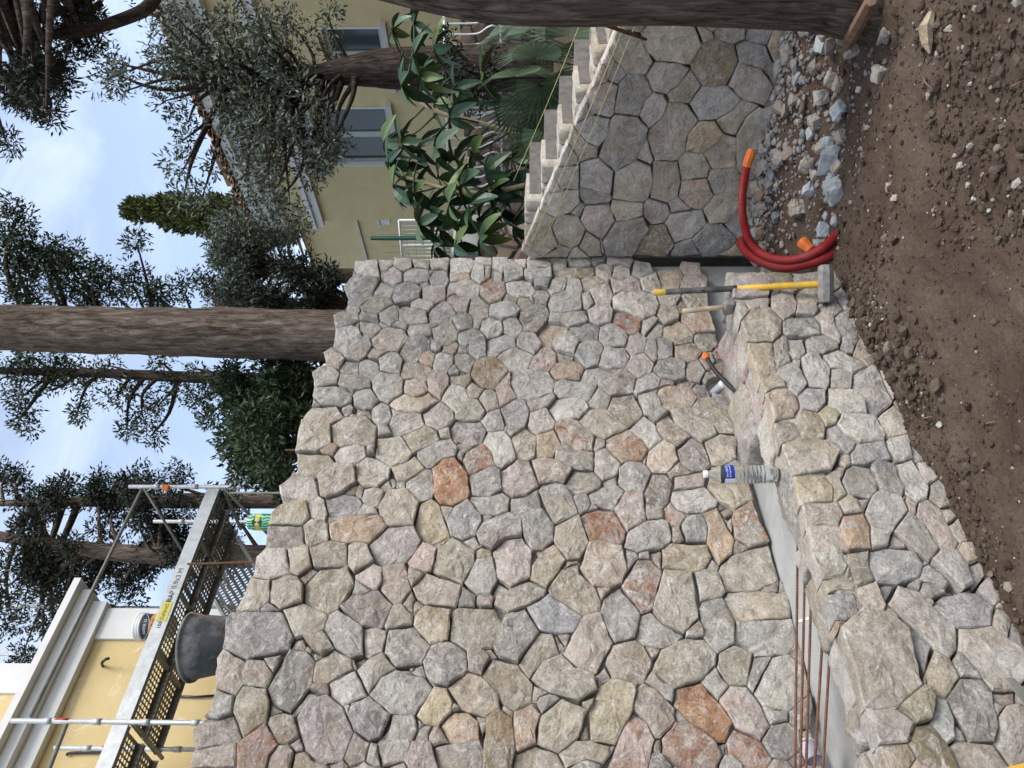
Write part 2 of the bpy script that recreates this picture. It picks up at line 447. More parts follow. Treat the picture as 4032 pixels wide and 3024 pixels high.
CROSS_TILES = [
 (2050, 60, 1000 / 952, """520 100 610 100 72 t;400 120 440 180 58 t;732 178 88 h;685 75 30 t;490 172 520 172 18 t;760 60 800 60 28 t;900 75 45 g;845 150 900 150 38 d;515 225 575 235 55 t;610 260 605 310 48 t;350 220 395 222 30 g;300 335 325 305 48 p;435 260 410 335 58 g;680 335 765 335 55 g;840 230 900 290 58 t;920 300 950 310 42 t;
500 360 58 w;785 395 865 365 48 t;590 390 545 490 70 t;650 465 710 445 48 o;280 435 58 g;400 440 365 520 72 g;900 420 890 540 82 t;225 485 260 515 34 t;470 512 40 t;758 512 66 z;642 570 58 t;288 600 68 g;178 605 45 g;420 625 80 t;550 575 540 660 50 t;772 630 62 t;655 675 64 o;900 660 58 t;120 710 180 700 42 w;
272 685 45 d;205 735 255 735 24 t;405 742 55 t;512 745 55 p;580 720 630 720 35 p;735 735 790 735 55 t;585 790 655 775 55 w;275 755 310 800 52 p;178 810 65 t;55 835 110 835 45 t;262 855 42 t;360 840 430 800 58 d;480 845 525 820 50 h;700 830 750 830 58 g;125 870 170 872 22 t;95 765 30 t;820 770 880 740 65 g"""),
]

def read_tiles(tiles):
    out_ = []
    for ox, oy, sc, txt in tiles:
        for e in txt.replace('\n', '').split(';'):
            q = e.split()
            if len(q) == 4:
                x, y, r = (float(a) for a in q[:3])
                out_.append([ox + x * sc, oy + y * sc, ox + x * sc, oy + y * sc, r * sc, q[3]])
            else:
                a = [float(t) for t in q[:5]]
                out_.append([ox + a[0] * sc, oy + a[1] * sc, ox + a[2] * sc, oy + a[3] * sc, a[4] * sc, q[5]])
    return out_

def in_poly(P, poly):
    x, y = P[..., 0], P[..., 1]
    ins = np.zeros(x.shape, bool)
    n = len(poly)
    for i in range(n):
        x1, y1 = poly[i]
        x2, y2 = poly[(i + 1) % n]
        c = ((y1 > y) != (y2 > y)) & (x < (x2 - x1) * (y - y1) / ((y2 - y1) or 1e-9) + x1)
        ins ^= c
    return ins

def pw(P, S, W):
    """power distance of points P (...,2) to segment sites S (n,4)"""
    a, b = S[:, :2], S[:, 2:4]
    d = b - a
    L = np.maximum((d * d).sum(1), 1e-6)
    q = P[..., None, :] - a
    t = np.clip((q * d).sum(-1) / L, 0, 1)
    e = q - t[..., None] * d
    return (e * e).sum(-1) - W

class Mask:
    """polygon rasterised at 4 px for quick look-ups"""
    def __init__(s, poly):
        xs, ys = [p[0] for p in poly], [p[1] for p in poly]
        s.x0, s.y0 = min(xs) - 8, min(ys) - 8
        gx = np.arange(s.x0, max(xs) + 8, 3.0); gy = np.arange(s.y0, max(ys) + 8, 3.0)
        s.g = in_poly(np.stack(np.meshgrid(gx, gy, indexing='ij'), -1), poly)
    def __call__(s, P):
        i = np.clip(((P[..., 0] - s.x0) / 3.0 + 0.5).astype(int), 0, s.g.shape[0] - 1)
        j = np.clip(((P[..., 1] - s.y0) / 3.0 + 0.5).astype(int), 0, s.g.shape[1] - 1)
        return s.g[i, j]

def cells(seeds, mask, rng, fill_box, fill_r, chink=0.55, K=72, chink_r=(8, 15)):
    seeds = [list(s) for s in seeds]
    mk = Mask(mask)
    x0, y0, x1, y1 = fill_box
    S = np.array([s[:4] for s in seeds]); Rr = np.array([s[4] for s in seeds])
    # darts fill what was not read off
    C = np.array([(rng.uniform(x0, x1), rng.uniform(y0, y1)) for _ in range(7000)])
    C = C[mk(C)]
    far0 = np.concatenate([(np.sqrt(np.maximum(pw(c, S, np.zeros(len(S))), 0)) - Rr * 0.95).min(1) for c in np.array_split(C, 12)])
    n0 = len(S)
    for p, f0 in zip(C, far0):
        outside = not (0 <= p[0] <= 4032 and 0 <= p[1] <= 3024)
        lo = fill_r[0] if outside else fill_r[0] * 0.55
        if f0 < lo * 0.85: continue
        far = f0
        if len(S) > n0:
            far = min(far, (np.sqrt(np.maximum(pw(p[None], S[n0:], np.zeros(len(S) - n0))[0], 0)) - Rr[n0:] * 0.95).min())
        if far < lo * 0.85: continue
        r = min(far * 1.05, rng.uniform(*fill_r))
        ang = rng.uniform(0, math.pi)
        l = r * rng.uniform(0, 0.5)
        sd = [p[0] - math.cos(ang) * l, p[1] - math.sin(ang) * l, p[0] + math.cos(ang) * l, p[1] + math.sin(ang) * l, r * 0.9, rng.choice('gwttpptgvowz')]
        seeds.append(sd)
        S = np.vstack([S, sd[:4]]); Rr = np.append(Rr, sd[4])
    W = Rr ** 2
    for i in range(len(S)):
        c = (S[i, :2] + S[i, 2:4]) / 2
        pd = pw(c[None], S, W)[0]
        own = pd[i]; pd[i] = 1e18
        mn = pd.min()
        if own > mn - 90:
            W[i] += own - mn + 90
    ang = np.linspace(0, 2 * math.pi, K, endpoint=False)
    dirs = np.stack([np.cos(ang), np.sin(ang)], 1)
    def boundary(i, S, W):
        c = (S[i, :2] + S[i, 2:4]) / 2
        half = np.linalg.norm(S[i, 2:4] - S[i, :2]) / 2
        own_r = half + math.sqrt(max(W[i], 100))
        rm = own_r * 1.75 + 22
        cc = (S[:, :2] + S[:, 2:4]) / 2
        hl = np.linalg.norm(S[:, 2:4] - S[:, :2], axis=1) / 2
        near = np.where(np.linalg.norm(cc - c, axis=1) < own_r * 1.3 + hl + np.sqrt(np.maximum(W, 0)) + 45)[0]
        near = near[near != i]
        rad = np.linspace(0, rm, 64)
        P = c + dirs[:, None, :] * rad[None, :, None]
        def g(P):
            own = pw(P, S[i:i + 1], W[i:i + 1])[..., 0]
            oth = pw(P, S[near], W[near]).min(-1) if len(near) else np.full(own.shape, 1e18)
            return own - oth
        v = g(P)
        inside = mk(P)
        bad = (v > 0) | ~inside
        bad[:, 0] = False
        first = np.where(bad.any(1), bad.argmax(1), len(rad) - 1)
        k = np.arange(len(dirs))
        f0 = np.maximum(first - 1, 0)
        va, vb = v[k, f0], v[k, first]
        t = np.where((vb > 0) & (va < 0), va / np.minimum(va - vb, -1e-9), 0.0)
        r = rad[f0] + t * (rad[1] - rad[0])
        return c, r, near
    # small wedge stones where three stones meet
    tri = []
    for i in range(len(S)):
        c, rr, near = boundary(i, S, W)
        if len(near) < 3: continue
        P = c + dirs * rr[:, None]
        pd = np.sort(pw(P, S[near], W[near]), axis=1)
        own = pw(P, S[i:i + 1], W[i:i + 1])[:, 0]
        ok = (np.abs(pd[:, 1] - own) < 420 + 0.02 * W[i]) & mk(P)
        tri += [(P[k], own[k]) for k in np.where(ok)[0]]
    rng.shuffle(tri)
    kept = []
    for p, T in tri:
        if rng.random() > chink and len(kept) > 5: continue
        if all((p[0] - q[0]) ** 2 + (p[1] - q[1]) ** 2 > 40 ** 2 for q in kept):
            kept.append(p)
            rho = rng.uniform(*chink_r)
            a = rng.uniform(0, math.pi); l = rho * rng.uniform(0, 0.9)
            S = np.vstack([S, [p[0] - math.cos(a) * l, p[1] - math.sin(a) * l, p[0] + math.cos(a) * l, p[1] + math.sin(a) * l]])
            W = np.append(W, rho ** 2 - T)
            seeds.append([0, 0, 0, 0, rho, rng.choice('gwtpotz')])
    res = []
    for i in range(len(S)):
        c, rr, near = boundary(i, S, W)
        if rr.mean() < 5: continue
        res.append((c, c + dirs * rr[:, None], seeds[i][5], float(rr.mean())))
    return res

def rdp(pts, tol):
    """closed polygon simplification on 2d points"""
    pts = list(pts)
    n = len(pts)
    c = np.mean(pts, axis=0)
    i0 = int(np.argmax([np.linalg.norm(p - c) for p in pts]))
    i1 = int(np.argmax([np.linalg.norm(p - pts[i0]) for p in pts]))
    if i0 > i1: i0, i1 = i1, i0
    def rec(a):
        if len(a) < 3: return a
        p, q = a[0], a[-1]
        d = q - p
        L = np.linalg.norm(d) or 1e-9
        ds = [abs(d[0] * (r[1] - p[1]) - d[1] * (r[0] - p[0])) / L for r in a[1:-1]]
        k = int(np.argmax(ds))
        if ds[k] < tol: return [p, q]
        return rec(a[:k + 2])[:-1] + rec(a[k + 1:])
    A = rec(pts[i0:i1 + 1])
    B = rec(pts[i1:] + pts[:i0 + 1])
    return A[:-1] + B[:-1]

def stone_geo(poly, rng, gap, depth, proud, rough, seg=0.035, edge=0.008):
    """poly: 2d outline (metres) -> verts (a, b, out) and faces; 'out' is away from the wall"""
    poly = [np.array(p) for p in poly]
    c = np.mean(poly, axis=0)
    size = np.mean([np.linalg.norm(p - c) for p in poly])
    gap = min(gap, size * 0.16)
    # inset, then points along the edges
    pl = []
    for p in poly:
        L = np.linalg.norm(p - c)
        pl.append(c + (p - c) * max(0.3, (L - gap) / L))
    ring = []
    n = len(pl)
    for i in range(n):
        a, b = pl[i], pl[(i + 1) % n]
        k = max(1, min(6, int(round(np.linalg.norm(b - a) / seg))))
        for j in range(k):
            q = a + (b - a) * (j / k)
            if j: q = q + (rng.uniform(-1, 0.75) * 0.11 * seg) * (q - c) / (np.linalg.norm(q - c) + 1e-9)
            ring.append(q)
    m_ = len(ring)
    off = Vector((rng.uniform(-50, 50), rng.uniform(-50, 50), rng.uniform(-50, 50)))
    ta, tb = rng.gauss(0, 0.05), rng.gauss(0, 0.05)
    fr = 1 / max(0.05, size)
    def h(q, f):
        v = Vector((q[0], q[1], 0))
        return proud + ta * (q[0] - c[0]) + tb * (q[1] - c[1]) + rough * (mnoise.noise(v * 9 + off) * 0.9 + mnoise.noise(v * 22 + off) * 0.6 + mnoise.noise(v * 55 + off) * 0.35) + (1 - f * f) * 0.006
    fr_ = [1.0, 1.0 - min(0.3, 0.007 / size), 0.82, 0.60, 0.34] if size > 0.04 else [1.0, 0.84, 0.45]
    vs_, fs_ = [], []
    e = min(edge, size * 0.35)
    for q in ring:                                    # back
        vs_.append((c[0] + (q[0] - c[0]) * 0.94, c[1] + (q[1] - c[1]) * 0.94, proud - depth))
    for k, f in enumerate(fr_):
        for j, q in enumerate(ring):
            p = c + (q - c) * f
            if k > 1: p = p + np.array([mnoise.noise(Vector((p[0], p[1], 3.3)) * 40 + off), mnoise.noise(Vector((p[0], p[1], 9.1)) * 40 + off)]) * 0.1 * size * f
            o = h(p, f)
            if k == 0: o -= e * (0.55 + 0.7 * abs(mnoise.noise(Vector((q[0] * 30, q[1] * 30, 0)) + off)))
            vs_.append((p[0], p[1], o))
    vs_.append((c[0], c[1], h(c, 0)))
    R = len(fr_) + 1
    for k in range(R - 1):
        for j in range(m_):
            a, b = k * m_ + j, k * m_ + (j + 1) % m_
            fs_.append((a, b, b + m_, a + m_))
    last = (R - 1) * m_
    for j in range(m_):
        fs_.append((last + j, last + (j + 1) % m_, len(vs_) - 1))
    return vs_, fs_, c

def put_color(o, code, rng, gain=1.0):
    base = STONE_COL[code]
    k = rng.uniform(0.86, 1.2) * gain * 1.12
    o.color = (base[0] * k * rng.uniform(0.97, 1.03), base[1] * k, base[2] * k * rng.uniform(0.96, 1.04), min(0.95, STONE_RUST.get(code, 0.0) * rng.uniform(0.8, 1.15) + (rng.uniform(0.1, 0.35) if rng.random() < 0.18 else 0)))

def stone_wall(parent, res, origin, A, B, Nn, plane_c, rng, gap=0.0002, depth=0.085, rough=0.013, proud=0.008, limit=290, name='stone', gain=1.0):
    """cells (photo pixels) -> stones on the plane Nn.p = plane_c, in axes A (along), B (up)"""
    items = []
    for c, poly, code, rad in res:
        P = [on_plane(p[0], p[1], Nn, plane_c) - origin for p in poly]
        q = [np.array((p.dot(A), p.dot(B))) for p in P]
        sz_ = np.sqrt(np.mean([np.sum((p - np.mean(q, axis=0)) ** 2) for p in q]))
        q = rdp(q, min(0.018, sz_ * 0.15))
        if len(q) < 3: continue
        area = 0.5 * sum(q[i][0] * q[(i + 1) % len(q)][1] - q[(i + 1) % len(q)][0] * q[i][1] for i in range(len(q)))
        if area < 0: q = q[::-1]
        vis = -60 < c[0] < 4092 and -60 < c[1] < 3084
        items.append((abs(area) * (1.0 if vis else 0.15), q, code))
    items.sort(key=lambda t: -t[0])
    rest = MB()
    flip = A.cross(B).dot(Nn) < 0
    for k, (area, q, code) in enumerate(items):
        pr = rng.gauss(0, proud)
        vs_, fs_, c = stone_geo(q, rng, gap, depth, pr - (0.012 if area < 0.004 else 0), rough * min(1, 0.4 + area * 20))
        if flip: fs_ = [tuple(reversed(f)) for f in fs_]
        if k < limit:
            ctr = A * float(c[0]) + B * float(c[1])
            me = bpy.data.meshes.new(name)
            me.from_pydata([tuple(A * (v[0] - float(c[0])) + B * (v[1] - float(c[1])) + Nn * v[2]) for v in vs_], [], fs_)
            o = link(name, me, MAT['stone'], parent, ctr, False)
            put_color(o, code, rng, gain)
        else:
            rest.add([A * v[0] + B * v[1] + Nn * v[2] for v in vs_], fs_)
    if rest.v:
        o = rest.build('small_stones', MAT['chips'], parent, False)
        tag(o, kind='stuff')

# ------------------------------------------------------------------ the three stone walls
rng = random.Random(7)
MAIN_MASK = [(1400, 1024), (1385, 1085), (1352, 1120), (1372, 1170), (1362, 1222), (1312, 1243), (1322, 1300), (1306, 1370), (1272, 1382), (1285, 1430), (1232, 1468),
    (1240, 1520), (1226, 1600), (1192, 1640), (1157, 1740), (1162, 1785), (1157, 1860), (1092, 1908), (1112, 1985), (1062, 2020), (1048, 2105), (1042, 2160), (1000, 2200),
    (986, 2280), (936, 2378), (890, 2430), (882, 2530), (852, 2590), (850, 2720), (820, 2800), (748, 2862), (762, 2950), (752, 3030), (722, 3150), (700, 3300), (655, 3560),
    (3420, 3560), (3335, 3300), (3235, 3030), (3195, 2850), (3203, 2780), (3188, 2700), (3164, 2560), (3132, 2450), (3112, 2360), (3086, 2300), (3034, 2150), (2996, 2040),
    (2972, 1992), (2962, 1940), (2922, 1800), (2924, 1745), (2908, 1700), (2896, 1640), (2866, 1562), (2805, 1552), (2782, 1526), (2780, 1506), (2800, 1492), (2850, 1470), (2845, 1400),
    (2828, 1340), (2816, 1280), (2790, 1235), (2788, 1190), (2784, 1125), (2792, 1098), (2764, 1076), (2760, 1042), (2684, 1030), (2672, 1052), (2596, 1056), (2572, 1072),
    (2560, 1036), (2498, 1024), (2486, 1002), (2100, 1010)]
main_wall = empty('stone_wall', wpt(1.5, ND_MAIN, 0.3), 'tall rubble facing wall of fitted grey, tan and rust stones behind the concrete channel', 'wall')
org = main_wall.location.copy()
res = cells(read_tiles(MAIN_TILES), MAIN_MASK, rng, (650, 1000, 3420, 3560), (40, 95))
stone_wall(main_wall, res, org, DW, ZV, NW, NW.dot(wpt(0, ND_MAIN, 0)), rng)
# concrete core behind the facing
mb = MB()
s0, s1 = -0.2, S_END - 0.004
prof = [(s0, 2.86), (0.4, 2.85), (1.4, 2.84), (2.6, 2.80), (3.6, 2.78), (s1, 2.78)]
Lf, Lb = ND_MAIN + 0.055, ND_MAIN + 0.45
va, vb = [], []
for s, z in prof:
    va += [wpt(s, Lf, -0.25), wpt(s, Lf, z)]
    vb += [wpt(s, Lb, -0.25), wpt(s, Lb, z)]
n = len(prof)
fs = []
for i in range(n - 1):
    a = 2 * i
    fs += [(a, a + 2, a + 3, a + 1), (2 * n + a, 2 * n + a + 1, 2 * n + a + 3, 2 * n + a + 2), (a + 1, a + 3, 2 * n + a + 3, 2 * n + a + 1), (a, 2 * n + a, 2 * n + a + 2, a + 2)]
fs += [(0, 1, 2 * n + 1, 2 * n), (2 * n - 2, 4 * n - 2, 4 * n - 1, 2 * n - 1)]
mb.add([p - org for p in va + vb], fs)
mb.build('core', MAT['concrete'], main_wall)
# quoin returns on the free end (the thickness of the wall end above the cross wall)
for k in range(9):
    z = 1.72 + k * 0.122
    for nd0, nd1 in ((ND_MAIN + 0.0, ND_MAIN + rng.uniform(0.17, 0.22)), (ND_MAIN + 0.235, ND_MAIN + 0.45)):
        vs_, fs_, c = stone_geo([(nd0, z), (nd1, z), (nd1, z + 0.118), (nd0, z + 0.118)], rng, 0.004, 0.05, 0.02, 0.006)
        me = bpy.data.meshes.new('stone')
        me.from_pydata([tuple(-NW * (v[0] - float(c[0])) + ZV * (v[1] - float(c[1])) + DW * v[2]) for v in vs_], [], fs_)
        ob = link('stone', me, MAT['stone'], main_wall, wpt(S_END, float(c[0]), float(c[1])) - org, True)
        put_color(ob, 'w', rng)

# low wall in front
LOW_MASK = [(2862, 1085), (2905, 1240), (2960, 1400), (3012, 1560), (3071, 1748), (3119, 1876), (3175, 2083), (3286, 2418), (3430, 2857), (3500, 3060), (3680, 3560),
            (5100, 3560), (4500, 3060), (4150, 2700), (3950, 2200), (3740, 1720), (3560, 1420), (3420, 1240), (3330, 1085)]
low_wall = empty('stone_wall', wpt(1.8, ND_FRONT, 0.0), 'knee-high rubble stone wall between the dug soil and the concrete channel', 'wall')
orgl = low_wall.location.copy()
res = cells(read_tiles(LOW_TILES), LOW_MASK, rng, (2862, 1085, 5000, 3560), (45, 110), chink=0.6)
stone_wall(low_wall, res, orgl, DW, ZV, NW, NW.dot(wpt(0, ND_FRONT, 0)), rng, rough=0.012, gap=0.0004)
mb = MB()
sl0, sl1 = -0.3, 3.46
LOW_TOP = 0.53
Mx = Matrix((DW, -NW, ZV)).transposed()
mb.box(wpt((sl0 + sl1) / 2, (ND_FRONT + ND_BACK) / 2 + 0.02, 0.10) - orgl, sl1 - sl0, ND_BACK - ND_FRONT - 0.075, 0.80, Mx)
mb.build('core', MAT['mortar'], low_wall)
# rough upper side: stones laid flat, their backs to the channel
s = sl0
rt = random.Random(11)
while s < sl1 - 0.08:
    l = min(rt.uniform(0.13, 0.30), sl1 - s)
    spl = rt.random() < 0.45
    parts_ = [(ND_FRONT + 0.004, ND_BACK)] if not spl else [(ND_FRONT + 0.004, ND_FRONT + rt.uniform(0.10, 0.15))]
    if spl: parts_.append((parts_[0][1] + 0.004, ND_BACK))
    for a0, a1 in parts_:
        w = a1 - a0
        jit = lambda q: rt.uniform(-q, q)
        b1 = a1 + (jit(0.018) if a1 == ND_BACK else 0)
        poly = [(s, a0), (s + l * 0.5, a0 + jit(0.006)), (s + l, a0), (s + l + jit(0.01), (a0 + b1) / 2), (s + l, b1), (s + l * 0.66, b1 + jit(0.016)), (s + l * 0.33, b1 + jit(0.016)), (s, b1), (s + jit(0.01), (a0 + b1) / 2)]
        zt = LOW_TOP + rt.uniform(-0.022, 0.008)
        vs_, fs_, c = stone_geo(poly, rt, 0.003, 0.13, 0.0, 0.014, 0.03, 0.02)
        fs_ = [tuple(reversed(f)) for f in fs_] if DW.cross(-NW).dot(ZV) < 0 else fs_
        me = bpy.data.meshes.new('stone')
        me.from_pydata([tuple(DW * (v[0] - float(c[0])) - NW * (v[1] - float(c[1])) + ZV * v[2]) for v in vs_], [], fs_)
        ob = link('stone', me, MAT['stone'], low_wall, wpt(float(c[0]), float(c[1]), zt) - orgl, True)
        put_color(ob, rt.choice('twtptg'), rt, 1.02)
    s += l + 0.002
# far end face and the return towards the tall wall
def rock(name, size, seed, sub=3, amp=0.22, rnd=0.42, parent=None, loc=(0, 0, 0), rot=(0, 0, 0), mat=None, flat=0.0, smooth=True):
    bm = bmesh.new()
    bmesh.ops.create_cube(bm, size=1.0)
    bmesh.ops.subdivide_edges(bm, edges=bm.edges[:], cuts=sub, use_grid_fill=True)
    of = Vector((seed * 3.7, seed * 1.3, seed * 7.1))
    for v in bm.verts:
        p = v.co
        s_ = p.normalized() * 0.62
        q = p.lerp(s_, rnd)
        q = q * (1 + amp * (mnoise.noise(p * 1.7 + of) + 0.5 * mnoise.noise(p * 4.1 + of) + 0.25 * mnoise.noise(p * 9 + of)))
        v.co = Vector((q.x * size[0], q.y * size[1], q.z * size[2]))
    me = bpy.data.meshes.new(name)
    bm.to_mesh(me)
    bm.free()
    o = link(name, me, mat or MAT['stone'], parent, loc, smooth)
    o.rotation_euler = rot
    return o
rz = math.atan2(DW.y, DW.x)
for k, (s_, nd_, z_, sx, sy, sz, code) in enumerate([(2.62, 2.80, 0.36, 0.16, 0.30, 0.34, 'v'), (2.83, 2.79, 0.42, 0.24, 0.28, 0.22, 't'), (3.08, 2.78, 0.42, 0.26, 0.26, 0.20, 'g'),
                                                    (3.30, 2.77, 0.40, 0.22, 0.24, 0.20, 'p'), (2.98, 2.80, 0.26, 0.5, 0.28, 0.2, 't'), (3.3, 2.80, 0.22, 0.3, 0.26, 0.2, 't')]):
    ob = rock('stone', (sx, sy, sz), 60 + k, 5, 0.16, 0.2, low_wall, wpt(s_, nd_, z_) - orgl, (0.05 * k, 0, rz), None)
    put_color(ob, code, rng)
for k in range(7):
    z = -0.12 + (k // 2) * 0.17
    ob = rock('stone', (0.10, 0.15, 0.18), 90 + k, 4, 0.12, 0.2, low_wall, wpt(3.44, 2.46 + 0.13 * (k % 2), z + 0.05) - orgl, (0, 0, rz))
    put_color(ob, rng.choice('ptg'), rng)

# cross wall with the stepped top
C0 = wpt(S_END, ND_MAIN, 0)
NC, AC = -DW, NW                        # faces the camera side, runs to the right
CROSS_MASK = [(2092, 1016), (2052, 990), (2110, 852), (2182, 680), (2262, 490), (2345, 300), (2432, 110), (2480, -20), (2560, -200), (2760, -520), (3560, -520), (3420, -200), (3300, 100), (3200, 420), (3130, 700), (3060, 985), (2980, 1004), (2700, 1012), (2500, 1016)]
cross_wall = empty('stone_wall', C0 + AC * 0.8, 'shaded rubble stone wall with a sloping stepped top above loose grey rubble', 'wall')
orgc = cross_wall.location.copy()
res = cells(read_tiles(CROSS_TILES), CROSS_MASK, rng, (2052, -520, 3560, 1005), (45, 90), chink=0.62)
stone_wall(cross_wall, res, orgc, AC, ZV, NC, NC.dot(C0), rng, gap=0.0006, rough=0.011, gain=1.2)
def cw(a, b, z):                        # a along the cross wall, b behind its face
    return C0 + AC * a + DW * b + ZV * z
def cross_top(a):
    p0, p1 = (0.0, 1.62), (1.60, 1.085)
    return p0[1] + (p1[1] - p0[1]) * a / p1[0]
mb = MB()
prof = [(-0.02, -0.3), (2.9, -0.3), (2.9, cross_top(2.9) - 0.05), (-0.02, cross_top(-0.02) - 0.05)]
mb.add([cw(a, 0.06, z) - orgc for a, z in prof] + [cw(a, 0.16, z) - orgc for a, z in prof], [(3, 2, 1, 0), (4, 5, 6, 7), (0, 1, 5, 4), (1, 2, 6, 5), (2, 3, 7, 6), (3, 0, 4, 7)])
mb.build('core', MAT['mortar'], cross_wall)
# the steps behind it: dressed pale blocks, each row lower than the last
step_px = [(2068, 985, 792), (2132, 800, 655), (2198, 655, 512), (2264, 520, 356), (2337, 365, 196), (2402, 200, 40), (2470, 50, -130), (2545, -120, -300)]
rs = random.Random(5)
for k, (vx, ya, yb) in enumerate(step_px):
    pa, pb = on_plane(vx, ya, NC, NC.dot(C0) - 0.17), on_plane(vx, yb, NC, NC.dot(C0) - 0.17)
    a0, a1 = (pa - C0).dot(AC), (pb - C0).dot(AC)
    zt = (pa.z + pb.z) / 2
    if k == 0: a0 = 0.0
    nb = 4 if k in (0, 3, 4) else 3
    x = a0 - (0.10 if k else 0)
    xs = [x] + sorted([x + (a1 - x) * (j + rs.uniform(-0.18, 0.18)) / nb for j in range(1, nb)]) + [a1]
    for j in range(nb):
        w = xs[j + 1] - xs[j] - 0.006
        ob = rock('step_block', (w, 0.42, 0.33), 200 + k * 9 + j, 6, 0.05, 0.05, cross_wall, cw((xs[j] + xs[j + 1]) / 2, 0.385, zt - 0.165 + rs.uniform(-0.004, 0.004)) - orgc, (0, 0, math.atan2(AC.y, AC.x)))
        b_ = rs.choice([(0.52, 0.46, 0.36), (0.56, 0.51, 0.42), (0.48, 0.40, 0.29), (0.54, 0.49, 0.41)])
        ob.color = (*b_, 0.06)
mb = MB()
for k, (vx, ya, yb) in enumerate(step_px):
    pa, pb = on_plane(vx, ya, NC, NC.dot(C0) - 0.17), on_plane(vx, yb, NC, NC.dot(C0) - 0.17)
    a0, a1 = (pa - C0).dot(AC), (pb - C0).dot(AC)
    zt = (pa.z + pb.z) / 2
    mb.add([cw(a, b, z) - orgc for b in (0.28, 1.1) for a, z in ((a0 + 0.003, -0.2), (a1, -0.2), (a1, zt - 0.03), (a0 + 0.003, zt - 0.03))], [(3, 2, 1, 0), (4, 5, 6, 7), (0, 1, 5, 4), (1, 2, 6, 5), (2, 3, 7, 6), (3, 0, 4, 7)])
mb.build('step_fill', MAT['mortar'], cross_wall)
# mortar strip on the sloping edge of the facing
mb = MB()
for i in range(14):
    a, b = i * 0.2, (i + 1) * 0.2
    za, zb = cross_top(a) - 0.004, cross_top(b) - 0.004
    mb.add([cw(a, 0.01, za) - orgc, cw(b, 0.01, zb) - orgc, cw(b, 0.165, zb) - orgc, cw(a, 0.165, za) - orgc, cw(a, 0.01, za - 0.05) - orgc, cw(b, 0.01, zb - 0.05) - orgc, cw(b, 0.165, zb - 0.05) - orgc, cw(a, 0.165, za - 0.05) - orgc],
           [(0, 1, 2, 3), (7, 6, 5, 4), (0, 4, 5, 1), (1, 5, 6, 2), (2, 6, 7, 3), (3, 7, 4, 0)])
MAT['pale_mortar'] = simple_mat('pale_mortar', (0.50, 0.46, 0.38), 0.95, 0.1, 0.25, 30, 0.6, 60)
mb.build('mortar_edge', MAT['pale_mortar'], cross_wall)

# concrete channel floor
CH_Z = 0.445
mb = MB()
def grid_box(mb, s0, s1, n0, n1, z0, z1):
    mb.add([wpt(s, nd, z) for z in (z0, z1) for s, nd in ((s0, n0), (s1, n0), (s1, n1), (s0, n1))], [(0, 1, 2, 3), (7, 6, 5, 4), (0, 4, 5, 1), (1, 5, 6, 2), (2, 6, 7, 3), (3, 7, 4, 0)])
grid_box(mb, -0.3, 3.40, ND_BACK - 0.05, ND_MAIN + 0.0545, -0.25, CH_Z)
ch = mb.build('channel_floor', MAT['concrete'])
tag(ch, kind='structure')

# ------------------------------------------------------------------ ground, soil, rubble
def fbm(x, y, z, o):
    v = Vector((x, y, z))
    return mnoise.noise(v) + 0.5 * mnoise.noise(v * 2.1 + Vector((o, 0, 0))) + 0.25 * mnoise.noise(v * 4.3 + Vector((0, o, 0)))

def sstep(a, b, x):
    t = max(0.0, min(1.0, (x - a) / (b - a)))
    return t * t * (3 - 2 * t)

def seg_d(x, y, a, b):
    ax, ay = a; bx, by = b
    dx, dy = bx - ax, by - ay
    t = max(0, min(1, ((x - ax) * dx + (y - ay) * dy) / (dx * dx + dy * dy)))
    return math.hypot(x - ax - dx * t, y - ay - dy * t)

TRUNK = (1.87, 3.62)
def soil_z(x, y, fine=True):
    p = Vector((x, y, 0))
    s, nd = p.dot(DW), -p.dot(NW)
    z = -0.05
    z += 0.17 * math.exp(-((y - 3.13 + 0.22 * (x - 0.6)) / 0.36) ** 2) * sstep(-0.05, 0.55, x)
    z += 0.06 * sstep(3.0, 2.3, y) * sstep(0.2, 1.2, x)
    z += 0.085 * math.exp(-(seg_d(x, y, (0.02, 3.15), (0.40, 3.72)) / 0.16) ** 2)
    t = S_END - s
    z += 0.17 * math.exp(-(max(t - 0.05, 0) / 0.36) ** 2) * sstep(3.2, 2.7, nd)
    z += 0.07 * math.exp(-(math.hypot(x - TRUNK[0], y - TRUNK[1]) / 0.45) ** 2)
    k = sstep(2.55, 2.35, nd)
    z += 0.040 * fbm(x * 2.3, y * 2.3, 0.3, 5) * (0.4 + 0.6 * k)
    if fine:
        z += 0.016 * fbm(x * 9, y * 9, 1.7, 9) + 0.009 * fbm(x * 33, y * 33, 4.1, 3)
    return z

mt, nt, b = new_mat('soil', 0.98, 0.08)
v = coords(nt)
c = ramp(nt, noise_n(nt, v, 2.2, 8, 0.65), [(0.3, (0.088, 0.058, 0.043)), (0.5, (0.122, 0.086, 0.063)), (0.72, (0.165, 0.124, 0.094))])
c = mixc(nt, 0.7, c, ramp(nt, noise_n(nt, v, 60, 8, 0.8), [(0.3, 0.5), (0.7, 1.5)]), 'MULTIPLY')
vo = N(nt, 'ShaderNodeTexVoronoi', Scale=62.0)
nt.links.new(v, vo.inputs['Vector'])
sp = ramp(nt, vo.outputs['Distance'], [(0.13, 1.0), (0.17, 0.0)])
sel = ramp(nt, vo.outputs['Color'], [(0.88, 0.0), (0.90, 1.0)])
c = mixc(nt, mathn(nt, 'MULTIPLY', sp, sel), c, (0.50, 0.45, 0.38))
nt.links.new(c, b.inputs['Base Color'])
nb = bump(nt, None, noise_n(nt, v, 28, 10, 0.75), 0.8, 0.03)
bump(nt, b, noise_n(nt, v, 130, 5, 0.8), 0.6, 0.008, nb)
MAT['soil'] = mt
